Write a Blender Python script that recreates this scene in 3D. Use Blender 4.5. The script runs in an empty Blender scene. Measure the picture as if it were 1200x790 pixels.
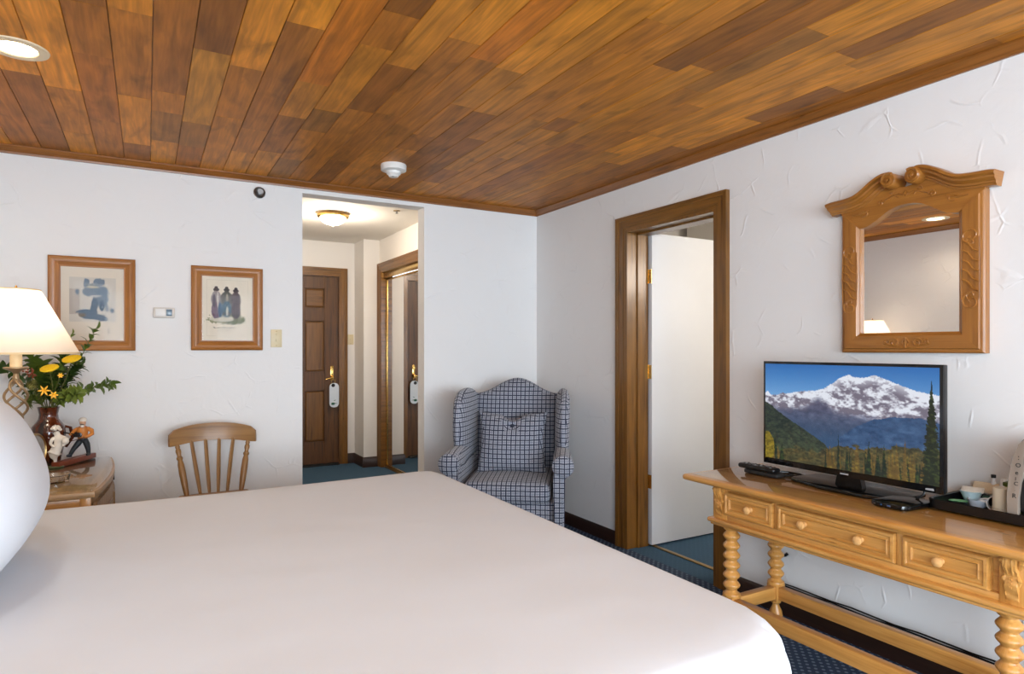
import bpy, bmesh, math, random
import numpy as np
from mathutils import Vector, Matrix, Euler
random.seed(7)
PI = math.pi
C = bpy.context.scene.collection
sc = bpy.context.scene

# ------------------------------------------------------------------ camera
YAW = math.atan(428 / 750)
cam_d = bpy.data.cameras.new('camera')
cam = bpy.data.objects.new('camera', cam_d)
C.objects.link(cam)
cam.location = (0, 0, 1.29)
cam.rotation_euler = (PI / 2, 0, -YAW)
cam_d.sensor_width = 36
cam_d.lens = 36 * 750 / 1200
cam_d.shift_y = 13 / 1200
cam_d.clip_start = 0.05
sc.camera = cam

# ------------------------------------------------------------------ world, light, exposure
sc.view_settings.view_transform = 'Standard'
sc.view_settings.look = 'None'
sc.view_settings.gamma = 1
sc.view_settings.exposure = 0.22
W = bpy.data.worlds.new('sky'); sc.world = W
W.use_nodes = True
bg = W.node_tree.nodes['Background']
bg.inputs[0].default_value = (0.80, 0.88, 1.0, 1)
bg.inputs[1].default_value = 2.2


def area(name, loc, target, sx, sy, power, col):
    l = bpy.data.lights.new(name, 'AREA'); l.shape = 'RECTANGLE'
    l.size = sx; l.size_y = sy; l.energy = power; l.color = col
    o = bpy.data.objects.new(name, l); C.objects.link(o); o.location = loc
    o.rotation_euler = (Vector(target) - Vector(loc)).to_track_quat('-Z', 'Y').to_euler()
    return o


# daylight entering the two big windows in the wall behind the camera
DAY = (0.82, 0.95, 1.06)
area('window_and_fill_daylight', (0.10, -3.75, 1.40), (0.30, 2.0, 1.3), 1.5, 1.9, 118, DAY)
area('window_and_fill_daylight', (1.80, -3.75, 1.40), (1.50, 2.0, 1.3), 1.5, 1.9, 118, DAY)

area('window_and_fill_daylight', (-1.15, -1.6, 1.45), (2.6, 2.6, 1.25), 1.9, 1.5, 90, DAY)  # added fill from an unseen side window, brightens the right wall


def point(name, loc, power, col, r=0.05, spot=None):
    l = bpy.data.lights.new(name, 'SPOT' if spot else 'POINT')
    l.energy = power; l.color = col; l.shadow_soft_size = r
    if spot: l.spot_size = math.radians(spot); l.spot_blend = 0.8
    o = bpy.data.objects.new(name, l); C.objects.link(o); o.location = loc
    return o


# ------------------------------------------------------------------ materials
def lin(c):
    return tuple(((x / 255) / 12.92 if x / 255 <= 0.04045 else ((x / 255 + 0.055) / 1.055) ** 2.4) for x in c) + (1,)


def newmat(name):
    m = bpy.data.materials.new(name); m.use_nodes = True
    nt = m.node_tree
    return m, nt, nt.nodes['Principled BSDF']


def N(nt, t, **kw):
    n = nt.nodes.new(t)
    for k, v in kw.items():
        if k.startswith('i_'):
            n.inputs[k[2:].replace('_', ' ')].default_value = v
        else:
            setattr(n, k, v)
    return n


def plain(name, col, rough=0.5, metal=0.0, coat=0.0, emit=None, es=0, spec=0.5, noise=0.06, nscale=14):
    m, nt, p = newmat(name)
    p.inputs['Roughness'].default_value = rough
    p.inputs['Metallic'].default_value = metal
    p.inputs['Coat Weight'].default_value = coat
    p.inputs['Specular IOR Level'].default_value = spec
    c = lin(col)
    tc = N(nt, 'ShaderNodeTexCoord')
    no = N(nt, 'ShaderNodeTexNoise'); no.inputs['Scale'].default_value = nscale; no.inputs['Detail'].default_value = 3
    nt.links.new(tc.outputs['Object'], no.inputs['Vector'])
    mx = N(nt, 'ShaderNodeMix', data_type='RGBA')
    mx.inputs[6].default_value = tuple(max(0, x * (1 - noise)) for x in c[:3]) + (1,)
    mx.inputs[7].default_value = tuple(min(1, x * (1 + noise)) for x in c[:3]) + (1,)
    nt.links.new(no.outputs['Fac'], mx.inputs[0])
    nt.links.new(mx.outputs[2], p.inputs['Base Color'])
    if emit:
        p.inputs['Emission Color'].default_value = lin(emit)
        p.inputs['Emission Strength'].default_value = es
    return m


def wood(name, light, dark, rough=0.38, grain=1.0, coat=0.15, bump=0.05, knots=True):
    m, nt, p = newmat(name)
    L = nt.links.new
    uv = N(nt, 'ShaderNodeTexCoord'); oi = N(nt, 'ShaderNodeObjectInfo')
    sc_ = N(nt, 'ShaderNodeVectorMath', operation='SCALE'); sc_.inputs[0].default_value = (7.3, 3.1, 0)
    L(oi.outputs['Random'], sc_.inputs['Scale'])
    ad = N(nt, 'ShaderNodeVectorMath', operation='ADD'); L(uv.outputs['UV'], ad.inputs[0]); L(sc_.outputs[0], ad.inputs[1])
    mp = N(nt, 'ShaderNodeMapping'); mp.inputs['Scale'].default_value = (1.6, 22 * grain, 1); L(ad.outputs[0], mp.inputs[0])
    n1 = N(nt, 'ShaderNodeTexNoise'); n1.inputs['Scale'].default_value = 1.6; n1.inputs['Detail'].default_value = 6
    n1.inputs['Distortion'].default_value = 0.6; L(mp.outputs[0], n1.inputs[0])
    mp2 = N(nt, 'ShaderNodeMapping'); mp2.inputs['Scale'].default_value = (6, 160 * grain, 1); L(ad.outputs[0], mp2.inputs[0])
    n2 = N(nt, 'ShaderNodeTexNoise'); n2.inputs['Scale'].default_value = 1.0; n2.inputs['Detail'].default_value = 2; L(mp2.outputs[0], n2.inputs[0])
    mm = N(nt, 'ShaderNodeMath', operation='MULTIPLY_ADD'); L(n2.outputs['Fac'], mm.inputs[0]); mm.inputs[1].default_value = 0.35; L(n1.outputs['Fac'], mm.inputs[2])
    cr = N(nt, 'ShaderNodeValToRGB'); L(mm.outputs[0], cr.inputs[0])
    cr.color_ramp.elements[0].position = 0.42; cr.color_ramp.elements[0].color = lin(dark)
    cr.color_ramp.elements[1].position = 0.82; cr.color_ramp.elements[1].color = lin(light)
    e = cr.color_ramp.elements.new(0.60); e.color = lin(tuple(0.35 * a + 0.65 * b for a, b in zip(dark, light)))
    col = cr.outputs[0]
    if knots:
        mp3 = N(nt, 'ShaderNodeMapping'); mp3.inputs['Scale'].default_value = (4.5, 11, 1); L(ad.outputs[0], mp3.inputs[0])
        vo = N(nt, 'ShaderNodeTexVoronoi'); vo.inputs['Scale'].default_value = 1; L(mp3.outputs[0], vo.inputs[0])
        r2 = N(nt, 'ShaderNodeValToRGB'); L(vo.outputs['Distance'], r2.inputs[0])
        r2.color_ramp.elements[0].position = 0.03; r2.color_ramp.elements[0].color = (0.35, 0.35, 0.35, 1)
        r2.color_ramp.elements[1].position = 0.10; r2.color_ramp.elements[1].color = (1, 1, 1, 1)
        mu = N(nt, 'ShaderNodeMix', data_type='RGBA', blend_type='MULTIPLY'); mu.inputs[0].default_value = 0.7
        L(col, mu.inputs[6]); L(r2.outputs[0], mu.inputs[7]); col = mu.outputs[2]
    L(col, p.inputs['Base Color'])
    p.inputs['Roughness'].default_value = rough
    p.inputs['Coat Weight'].default_value = coat; p.inputs['Coat Roughness'].default_value = 0.2
    bp = N(nt, 'ShaderNodeBump'); bp.inputs['Strength'].default_value = bump; bp.inputs['Distance'].default_value = 0.004
    L(mm.outputs[0], bp.inputs['Height']); L(bp.outputs[0], p.inputs['Normal'])
    return m


def plank_mat():
    m, nt, p = newmat('cedar_plank')
    L = nt.links.new
    ge = N(nt, 'ShaderNodeNewGeometry'); oi = N(nt, 'ShaderNodeObjectInfo')
    sc_ = N(nt, 'ShaderNodeVectorMath', operation='SCALE'); sc_.inputs[0].default_value = (17.3, 31.7, 5); L(oi.outputs['Random'], sc_.inputs['Scale'])
    ad = N(nt, 'ShaderNodeVectorMath', operation='ADD'); L(ge.outputs['Position'], ad.inputs[0]); L(sc_.outputs[0], ad.inputs[1])
    def noise(sx, sy, s, det, dist=0):
        mp = N(nt, 'ShaderNodeMapping'); mp.inputs['Scale'].default_value = (sx, sy, 1); L(ad.outputs[0], mp.inputs[0])
        n = N(nt, 'ShaderNodeTexNoise'); n.inputs['Scale'].default_value = s; n.inputs['Detail'].default_value = det
        n.inputs['Distortion'].default_value = dist; L(mp.outputs[0], n.inputs[0]); return n.outputs['Fac']
    a = noise(16, 1.5, 1.3, 5, 1.2)
    b = noise(110, 5, 1, 2)
    c = noise(6, 2.2, 1.6, 3, 0.8)
    w = N(nt, 'ShaderNodeTexWave'); w.wave_type = 'RINGS'; w.inputs['Scale'].default_value = 2.4; w.inputs['Distortion'].default_value = 5; w.inputs['Detail'].default_value = 2
    mpw = N(nt, 'ShaderNodeMapping'); mpw.inputs['Scale'].default_value = (4.5, 0.55, 1); L(ad.outputs[0], mpw.inputs[0]); L(mpw.outputs[0], w.inputs[0])
    def ramp(f, p0, c0, p1, c1):
        r = N(nt, 'ShaderNodeValToRGB'); L(f, r.inputs[0])
        r.color_ramp.elements[0].position = p0; r.color_ramp.elements[0].color = (c0, c0, c0, 1)
        r.color_ramp.elements[1].position = p1; r.color_ramp.elements[1].color = (c1, c1, c1, 1); return r.outputs[0]
    col = oi.outputs['Color']
    for f, p0, c0, p1, c1, fac in ((a, .3, .70, .62, 1.12, 1), (b, .3, .86, .7, 1.08, 1), (c, .28, .55, .46, 1.0, .8), (w.outputs['Fac'], .1, .86, .8, 1.05, .6)):
        mu = N(nt, 'ShaderNodeMix', data_type='RGBA', blend_type='MULTIPLY'); mu.inputs[0].default_value = fac
        L(col, mu.inputs[6]); L(ramp(f, p0, c0, p1, c1), mu.inputs[7]); col = mu.outputs[2]
    L(col, p.inputs['Base Color'])
    p.inputs['Roughness'].default_value = 0.5; p.inputs['Specular IOR Level'].default_value = 0.25
    p.inputs['Coat Weight'].default_value = 0.03; p.inputs['Coat Roughness'].default_value = 0.3
    bp = N(nt, 'ShaderNodeBump'); bp.inputs['Strength'].default_value = 0.08; bp.inputs['Distance'].default_value = 0.003
    L(a, bp.inputs['Height']); L(bp.outputs[0], p.inputs['Normal'])
    return m


def plaster(name, col, relief=0.5):
    m, nt, p = newmat(name)
    L = nt.links.new
    ge = N(nt, 'ShaderNodeNewGeometry')
    n0 = N(nt, 'ShaderNodeTexNoise'); n0.inputs['Scale'].default_value = 2.5; n0.inputs['Detail'].default_value = 3
    L(ge.outputs['Position'], n0.inputs[0])
    mx = N(nt, 'ShaderNodeMix', data_type='VECTOR'); mx.inputs[0].default_value = 0.16
    L(ge.outputs['Position'], mx.inputs[4]); L(n0.outputs['Color'], mx.inputs[5])
    vo = N(nt, 'ShaderNodeTexVoronoi', feature='DISTANCE_TO_EDGE'); vo.inputs['Scale'].default_value = 6.5; vo.inputs['Randomness'].default_value = 1
    L(mx.outputs[1], vo.inputs['Vector'])
    r = N(nt, 'ShaderNodeValToRGB'); L(vo.outputs['Distance'], r.inputs[0])
    r.color_ramp.elements[0].position = 0.0; r.color_ramp.elements[0].color = (1, 1, 1, 1)
    r.color_ramp.elements[1].position = 0.035; r.color_ramp.elements[1].color = (0, 0, 0, 1)
    n1 = N(nt, 'ShaderNodeTexNoise'); n1.inputs['Scale'].default_value = 7; n1.inputs['Detail'].default_value = 2; L(ge.outputs['Position'], n1.inputs[0])
    r1 = N(nt, 'ShaderNodeValToRGB'); L(n1.outputs['Fac'], r1.inputs[0]); r1.color_ramp.elements[0].position = 0.52; r1.color_ramp.elements[1].position = 0.66
    mu = N(nt, 'ShaderNodeMath', operation='MULTIPLY'); L(r.outputs[0], mu.inputs[0]); L(r1.outputs[0], mu.inputs[1])
    n2 = N(nt, 'ShaderNodeTexNoise'); n2.inputs['Scale'].default_value = 9; n2.inputs['Detail'].default_value = 5; n2.inputs['Distortion'].default_value = 0.8
    L(ge.outputs['Position'], n2.inputs[0])
    ma = N(nt, 'ShaderNodeMath', operation='MULTIPLY_ADD'); L(n2.outputs['Fac'], ma.inputs[0]); ma.inputs[1].default_value = 0.9; L(mu.outputs[0], ma.inputs[2])
    bp = N(nt, 'ShaderNodeBump'); bp.inputs['Strength'].default_value = relief; bp.inputs['Distance'].default_value = 0.006
    L(ma.outputs[0], bp.inputs['Height']); L(bp.outputs[0], p.inputs['Normal'])
    c = lin(col)
    m2 = N(nt, 'ShaderNodeMix', data_type='RGBA'); m2.inputs[6].default_value = tuple(x * .97 for x in c[:3]) + (1,); m2.inputs[7].default_value = c
    L(n0.outputs['Fac'], m2.inputs[0]); L(m2.outputs[2], p.inputs['Base Color'])
    p.inputs['Roughness'].default_value = 0.75
    return m


def carpet(name, base, dot):
    m, nt, p = newmat(name)
    L = nt.links.new
    ge = N(nt, 'ShaderNodeNewGeometry')
    mp = N(nt, 'ShaderNodeMapping'); mp.inputs['Rotation'].default_value = (0, 0, PI / 4); mp.inputs['Scale'].default_value = (36, 36, 36)
    L(ge.outputs['Position'], mp.inputs[0])
    vo = N(nt, 'ShaderNodeTexVoronoi'); vo.voronoi_dimensions = '2D'; vo.inputs['Scale'].default_value = 1; vo.inputs['Randomness'].default_value = 0.05
    L(mp.outputs[0], vo.inputs['Vector'])
    r = N(nt, 'ShaderNodeValToRGB'); L(vo.outputs['Distance'], r.inputs[0])
    r.color_ramp.elements[0].position = 0.20; r.color_ramp.elements[0].color = lin(dot)
    r.color_ramp.elements[1].position = 0.30; r.color_ramp.elements[1].color = lin(base)
    no = N(nt, 'ShaderNodeTexNoise'); no.inputs['Scale'].default_value = 320; L(ge.outputs['Position'], no.inputs[0])
    mu = N(nt, 'ShaderNodeMix', data_type='RGBA', blend_type='MULTIPLY'); mu.inputs[0].default_value = 0.6
    L(r.outputs[0], mu.inputs[6]); L(no.outputs['Color'], mu.inputs[7]); L(mu.outputs[2], p.inputs['Base Color'])
    bp = N(nt, 'ShaderNodeBump'); bp.inputs['Strength'].default_value = 0.5; bp.inputs['Distance'].default_value = 0.004
    L(no.outputs['Fac'], bp.inputs['Height']); L(bp.outputs[0], p.inputs['Normal'])
    p.inputs['Roughness'].default_value = 0.95
    return m


def plaid():
    m, nt, p = newmat('plaid_fabric')
    L = nt.links.new
    tc = N(nt, 'ShaderNodeTexCoord'); sp = N(nt, 'ShaderNodeSeparateXYZ')
    n0 = N(nt, 'ShaderNodeTexNoise'); n0.inputs['Scale'].default_value = 30; L(tc.outputs['UV'], n0.inputs[0])
    mx = N(nt, 'ShaderNodeMix', data_type='VECTOR'); mx.inputs[0].default_value = 0.004
    L(tc.outputs['UV'], mx.inputs[4]); L(n0.outputs['Color'], mx.inputs[5]); L(mx.outputs[1], sp.inputs[0])
    def stripe(ax, period, width, phase=0.0):
        a = N(nt, 'ShaderNodeMath', operation='MULTIPLY_ADD'); L(sp.outputs[ax], a.inputs[0]); a.inputs[1].default_value = 1 / period; a.inputs[2].default_value = 50 + phase
        f = N(nt, 'ShaderNodeMath', operation='FRACT'); L(a.outputs[0], f.inputs[0])
        l = N(nt, 'ShaderNodeMath', operation='LESS_THAN'); L(f.outputs[0], l.inputs[0]); l.inputs[1].default_value = width; return l.outputs[0]
    def op(o, a, b):
        n = N(nt, 'ShaderNodeMath', operation=o)
        for i, x in enumerate((a, b)):
            if isinstance(x, (int, float)): n.inputs[i].default_value = x
            else: L(x, n.inputs[i])
        return n.outputs[0]
    dark = op('MAXIMUM', stripe(0, .029, .21), stripe(1, .029, .21))
    mid = op('ADD', op('ADD', stripe(0, .029, .10, .45), stripe(1, .029, .10, .45)), op('ADD', stripe(0, .0073, .45, .2), stripe(1, .0073, .45, .2)))
    mid = op('MULTIPLY', mid, 0.33)
    c1 = N(nt, 'ShaderNodeMix', data_type='RGBA'); c1.inputs[6].default_value = lin((184, 188, 198)); c1.inputs[7].default_value = lin((52, 64, 92)); L(mid, c1.inputs[0]); c1.clamp_factor = True
    c2 = N(nt, 'ShaderNodeMix', data_type='RGBA'); L(dark, c2.inputs[0]); L(c1.outputs[2], c2.inputs[6]); c2.inputs[7].default_value = lin((30, 38, 62))
    L(c2.outputs[2], p.inputs['Base Color'])
    p.inputs['Roughness'].default_value = 0.95; p.inputs['Sheen Weight'].default_value = 0.15
    no = N(nt, 'ShaderNodeTexNoise'); no.inputs['Scale'].default_value = 260; L(tc.outputs['UV'], no.inputs[0])
    bp = N(nt, 'ShaderNodeBump'); bp.inputs['Strength'].default_value = 0.4; bp.inputs['Distance'].default_value = 0.003
    L(no.outputs['Fac'], bp.inputs['Height']); L(bp.outputs[0], p.inputs['Normal'])
    return m


def vcol(name, rough=0.6, emit=0.0, base=1.0):
    m, nt, p = newmat(name)
    a = N(nt, 'ShaderNodeAttribute', attribute_name='paint')
    if base:
        nt.links.new(a.outputs['Color'], p.inputs['Base Color'])
    else:
        p.inputs['Base Color'].default_value = (0.01, 0.01, 0.01, 1)
    p.inputs['Roughness'].default_value = rough
    if emit:
        nt.links.new(a.outputs['Color'], p.inputs['Emission Color']); p.inputs['Emission Strength'].default_value = emit
    return m


def glass(name, tint=(1, 1, 1), gl=0.04, rough=0.0, pwr=4.0, top=0.75):
    """thin clear glass: see-through with a fresnel reflection"""
    m = bpy.data.materials.new(name); m.use_nodes = True; nt = m.node_tree; nt.nodes.clear(); L = nt.links.new
    o = N(nt, 'ShaderNodeOutputMaterial'); t = N(nt, 'ShaderNodeBsdfTransparent'); t.inputs[0].default_value = (*tint, 1)
    g = N(nt, 'ShaderNodeBsdfGlossy'); g.inputs['Roughness'].default_value = rough
    lw = N(nt, 'ShaderNodeLayerWeight'); lw.inputs['Blend'].default_value = 0.5
    pw = N(nt, 'ShaderNodeMath', operation='POWER'); L(lw.outputs['Facing'], pw.inputs[0]); pw.inputs[1].default_value = pwr
    f = N(nt, 'ShaderNodeMath', operation='MULTIPLY_ADD'); L(pw.outputs[0], f.inputs[0]); f.inputs[1].default_value = top; f.inputs[2].default_value = gl * .6
    ge = N(nt, 'ShaderNodeNewGeometry'); iv = N(nt, 'ShaderNodeMath', operation='SUBTRACT'); iv.inputs[0].default_value = 1; L(ge.outputs['Backfacing'], iv.inputs[1])
    f2 = N(nt, 'ShaderNodeMath', operation='MULTIPLY', use_clamp=True); L(f.outputs[0], f2.inputs[0]); L(iv.outputs[0], f2.inputs[1])
    mx = N(nt, 'ShaderNodeMixShader'); L(f2.outputs[0], mx.inputs[0]); L(t.outputs[0], mx.inputs[1]); L(g.outputs[0], mx.inputs[2]); L(mx.outputs[0], o.inputs[0])
    return m


M = {}
M['wall'] = plaster('white_trowelled_plaster', (238, 237, 236), 0.42)
M['wall_cream'] = plaster('cream_plaster', (236, 231, 225), 0.06)
M['ceil_white'] = plaster('white_ceiling', (236, 232, 224), 0.05)
M['plank'] = plank_mat()
M['crown'] = wood('crown_wood', (150, 92, 34), (104, 60, 20), 0.4)
M['casing'] = wood('casing_wood', (132, 88, 30), (78, 48, 12), 0.35, coat=0.3)
M['doorwood'] = wood('door_wood', (100, 62, 24), (54, 32, 11), 0.45, coat=0.1, knots=False)
M['basewood'] = wood('baseboard_wood', (54, 32, 22), (32, 18, 13), 0.4)
M['pine'] = wood('honey_pine', (216, 158, 84), (176, 116, 48), 0.32, coat=0.35)
M['frame'] = wood('frame_wood', (172, 112, 50), (124, 72, 24), 0.36)
M['mirrorwood'] = wood('mirror_frame_wood', (166, 108, 44), (120, 72, 20), 0.34, coat=0.3, knots=False)
M['chairwood'] = wood('chair_wood', (158, 116, 66), (112, 76, 36), 0.4, knots=False)
M['standwood'] = wood('nightstand_wood', (176, 140, 98), (120, 88, 54), 0.4)
M['carpet'] = carpet('blue_dotted_carpet', (44, 66, 98), (120, 142, 168))
M['carpet_hall'] = carpet('plain_blue_carpet_lit', (62, 100, 130), (70, 108, 138))  # paler than the room carpet: the hall's lighting is put into its colour
M['linen'] = plain('white_linen', (222, 229, 238), 0.9, noise=0.01)
nt = M['linen'].node_tree; ge = N(nt, 'ShaderNodeNewGeometry')
for sc1, dist, st in ((2.2, .05, .25), (420, .001, .15)):
    no = N(nt, 'ShaderNodeTexNoise'); no.inputs['Scale'].default_value = sc1; no.inputs['Detail'].default_value = 2; nt.links.new(ge.outputs['Position'], no.inputs[0])
    bp = N(nt, 'ShaderNodeBump'); bp.inputs['Strength'].default_value = st; bp.inputs['Distance'].default_value = dist; nt.links.new(no.outputs['Fac'], bp.inputs['Height'])
    pr_ = nt.nodes['Principled BSDF'].inputs['Normal']
    if pr_.is_linked: nt.links.new(pr_.links[0].from_socket, bp.inputs['Normal'])
    nt.links.new(bp.outputs[0], pr_)
M['plaid'] = plaid()
M['black'] = plain('black_plastic', (16, 16, 18), 0.3)
M['blackgloss'] = plain('black_gloss', (8, 8, 9), 0.08)
M['blackmat'] = plain('black_matte', (22, 21, 21), 0.6)
M['brass'] = plain('brass', (232, 194, 116), 0.22, metal=1)
M['oldbrass'] = plain('aged_brass', (176, 146, 96), 0.35, metal=1)
M['bronze'] = plain('antique_bronze', (168, 142, 108), 0.45, metal=0.6)
M['steel'] = plain('brushed_steel', (150, 150, 150), 0.3, metal=1)
M['white'] = plain('white_plastic', (236, 234, 230), 0.4)
M['paint_white'] = plain('white_door_paint', (226, 228, 232), 0.45, noise=0.01)
M['ivory'] = plain('ivory_plastic', (222, 206, 168), 0.4)
M['mirror'] = plain('mirror_silver', (240, 240, 240), 0.01, metal=1, noise=0)
M['glass'] = glass('clear_glass')
M['tableglass'] = glass('table_glass', (0.97, 0.985, 0.97), gl=.05, pwr=4.0, top=0.9)
M['pictureglass'] = glass('picture_glass', gl=.008, pwr=4.0)
M['knob'] = wood('knob_wood', (232, 180, 116), (206, 148, 84), 0.3, knots=False)


# ------------------------------------------------------------------ mesh building
OFF = {}


class B:
    def __init__(s): s.bm = bmesh.new()

    def box(s, x0, x1, y0, y1, z0, z1, bev=0.0, seg=2, rot=None, piv=None):
        vs = [s.bm.verts.new((x, y, z)) for x in (x0, x1) for y in (y0, y1) for z in (z0, z1)]
        fs = [(0, 1, 3, 2), (4, 6, 7, 5), (0, 4, 5, 1), (2, 3, 7, 6), (0, 2, 6, 4), (1, 5, 7, 3)]
        nf = [s.bm.faces.new([vs[i] for i in f]) for f in fs]
        if bev:
            es = list({e for f in nf for e in f.edges})
            r = bmesh.ops.bevel(s.bm, geom=es, offset=bev, segments=seg, profile=0.5, affect='EDGES')
            vs = list({v for f in r['faces'] for v in f.verts} | {v for v in vs if v.is_valid})
        if rot is not None:
            piv = Vector(piv or ((x0 + x1) / 2, (y0 + y1) / 2, (z0 + z1) / 2))
            for v in vs: v.co = rot @ (v.co - piv) + piv
        return s

    def lathe(s, prof, c=(0, 0, 0), seg=24, axis='Z', cap=True):
        c = Vector(c)
        def P(r, h, a):
            x, y = r * math.cos(a), r * math.sin(a)
            return c + (Vector((x, y, h)) if axis == 'Z' else Vector((h, x, y)) if axis == 'X' else Vector((y, h, x)))
        rings = [[s.bm.verts.new(P(max(r, 1e-5), h, 2 * PI * i / seg)) for i in range(seg)] for r, h in prof]
        for a, b in zip(rings, rings[1:]):
            for i in range(seg): s.bm.faces.new((a[i], a[(i + 1) % seg], b[(i + 1) % seg], b[i]))
        if cap:
            s.bm.faces.new(rings[0][::-1]); s.bm.faces.new(rings[-1])
        return s

    def tube(s, pts, r, seg=8, cyc=False, flat=1.0):
        pts = [Vector(p) for p in pts]; n = len(pts)
        rs = r if isinstance(r, (list, tuple)) else [r] * n
        rings = []; up = None
        for i, p in enumerate(pts):
            a = pts[(i - 1) % n] if (cyc or i) else p; b = pts[(i + 1) % n] if (cyc or i < n - 1) else p
            t = (b - a).normalized()
            if up is None: up = t.orthogonal().normalized()
            up = (up - t * up.dot(t))
            up = up.normalized() if up.length > 1e-6 else t.orthogonal().normalized()
            w = t.cross(up)
            rings.append([s.bm.verts.new(p + (up * math.cos(2 * PI * k / seg) + w * math.sin(2 * PI * k / seg) * flat) * rs[i]) for k in range(seg)])
        pr = list(zip(rings, rings[1:])) + ([(rings[-1], rings[0])] if cyc else [])
        for a, b in pr:
            for k in range(seg): s.bm.faces.new((a[k], a[(k + 1) % seg], b[(k + 1) % seg], b[k]))
        if not cyc:
            s.bm.faces.new(rings[0][::-1]); s.bm.faces.new(rings[-1])
        return s

    def prism(s, poly, lo, hi, axis='X', bev=0.0):
        """extrude a 2-D outline; axis X: poly=(y,z); Y: (x,z); Z: (x,y)"""
        def P(p, h): return (h, p[0], p[1]) if axis == 'X' else (p[0], h, p[1]) if axis == 'Y' else (p[0], p[1], h)
        a = [s.bm.verts.new(P(p, lo)) for p in poly]; b = [s.bm.verts.new(P(p, hi)) for p in poly]
        n = len(poly); fs = [s.bm.faces.new(a[::-1]), s.bm.faces.new(b)]
        for i in range(n): fs.append(s.bm.faces.new((a[i], a[(i + 1) % n], b[(i + 1) % n], b[i])))
        if bev:
            es = list({e for f in fs[:2] for e in f.edges})
            bmesh.ops.bevel(s.bm, geom=es, offset=bev, segments=2, profile=0.5, affect='EDGES')
        return s

    def strip(s, top, bot, lo, hi, axis='X'):
        """solid band between two matching outlines"""
        def P(p, h): return (h, p[0], p[1]) if axis == 'X' else (p[0], h, p[1]) if axis == 'Y' else (p[0], p[1], h)
        g = [[s.bm.verts.new(P(p, h)) for p in row] for row, h in ((top, lo), (bot, lo), (bot, hi), (top, hi))]
        n = len(top)
        for k in range(4):
            a, b = g[k], g[(k + 1) % 4]
            for i in range(n - 1): s.bm.faces.new((a[i], a[i + 1], b[i + 1], b[i]))
        s.bm.faces.new([g[k][0] for k in range(4)][::-1]); s.bm.faces.new([g[k][-1] for k in range(4)])
        return s

    def rbox(s, c, h, r, n=8, f=None):
        """soft rounded box"""
        c = Vector(c); h = Vector(h)
        g = {}
        def vert(p):
            k = tuple(round(x, 5) for x in p)
            if k not in g:
                q = Vector(p)
                inner = Vector([max(-(h[i] - r), min(h[i] - r, q[i])) for i in range(3)])
                d = q - inner
                q2 = inner + d.normalized() * r if d.length > 1e-9 else q
                if f: q2 = f(q2)
                g[k] = s.bm.verts.new(c + q2)
            return g[k]
        def axis_pts(i):
            e = [-h[i] + r * (1 - math.cos(t * PI / 2 / 4)) if False else -h[i] + r * t / 4 for t in range(4)]
            m = [-h[i] + r + (2 * h[i] - 2 * r) * t / n for t in range(n + 1)]
            return e + m + [-x for x in e[::-1]]
        ax = [axis_pts(i) for i in range(3)]
        for i in range(3):
            j, k = (i + 1) % 3, (i + 2) % 3
            for sgn in (-1, 1):
                for a0, a1 in zip(ax[j], ax[j][1:]):
                    for b0, b1 in zip(ax[k], ax[k][1:]):
                        q = []
                        for a, b in ((a0, b0), (a1, b0), (a1, b1), (a0, b1)):
                            p = [0, 0, 0]; p[i] = sgn * h[i]; p[j] = a; p[k] = b; q.append(vert(p))
                        if sgn < 0: q = q[::-1]
                        if len(set(q)) == 4:
                            try: s.bm.faces.new(q)
                            except ValueError: pass
        return s

    def puff(s, P, T, nu=24, nv=24):
        """two-sided cushion: P(s,t)->(point, normal), T(s,t) half thickness; s,t in -1..1"""
        def grid(sg):
            G = []
            for j in range(nv + 1):
                row = []
                for i in range(nu + 1):
                    a = -math.cos(PI * i / nu); b = -math.cos(PI * j / nv)
                    p, n = P(a, b)
                    rim = i in (0, nu) or j in (0, nv)
                    if rim and sg < 0: row.append(top[j][i]); continue
                    row.append(s.bm.verts.new(Vector(p) + Vector(n) * (0 if rim else sg * T(a, b))))
                G.append(row)
            return G
        top = grid(1); bot = grid(-1)
        for j in range(nv):
            for i in range(nu):
                s.bm.faces.new((top[j][i], top[j][i + 1], top[j + 1][i + 1], top[j + 1][i]))
                s.bm.faces.new((bot[j][i], bot[j + 1][i], bot[j + 1][i + 1], bot[j][i + 1]))
        return s

    def surf(s, F, nu, nv, cyc=False):
        G = [[s.bm.verts.new(F(i / nu, j / nv)) for i in range(nu if cyc else nu + 1)] for j in range(nv + 1)]
        for j in range(nv):
            for i in range(nu):
                i2 = (i + 1) % nu if cyc else i + 1
                s.bm.faces.new((G[j][i], G[j][i2], G[j + 1][i2], G[j + 1][i]))
        return s

    def obj(s, name, mat, parent=None, smooth=True, fixn=True, xf=None):
        if xf is not None: bmesh.ops.transform(s.bm, matrix=xf, verts=s.bm.verts)
        if fixn: bmesh.ops.recalc_face_normals(s.bm, faces=s.bm.faces)
        off = OFF.get(parent.name) if parent else None
        if off: bmesh.ops.translate(s.bm, vec=-Vector(off), verts=s.bm.verts)
        me = bpy.data.meshes.new(name); s.bm.to_mesh(me); s.bm.free()
        return link_mesh(name, me, mat, parent, smooth, off)


def link_mesh(name, me, mat, parent=None, smooth=True, off=None, uv=True):
    o = bpy.data.objects.new(name, me); C.objects.link(o)
    if mat: me.materials.append(mat)
    if uv: box_uv(me, 1.0 if mat and mat.name.startswith('plaid') else .3)
    if smooth and len(me.polygons):
        me.polygons.foreach_set('use_smooth', [True] * len(me.polygons))
        me.set_sharp_from_angle(angle=math.radians(38))
    if parent:
        o.parent = parent
        if off: OFF[o.name] = off
    return o


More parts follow.
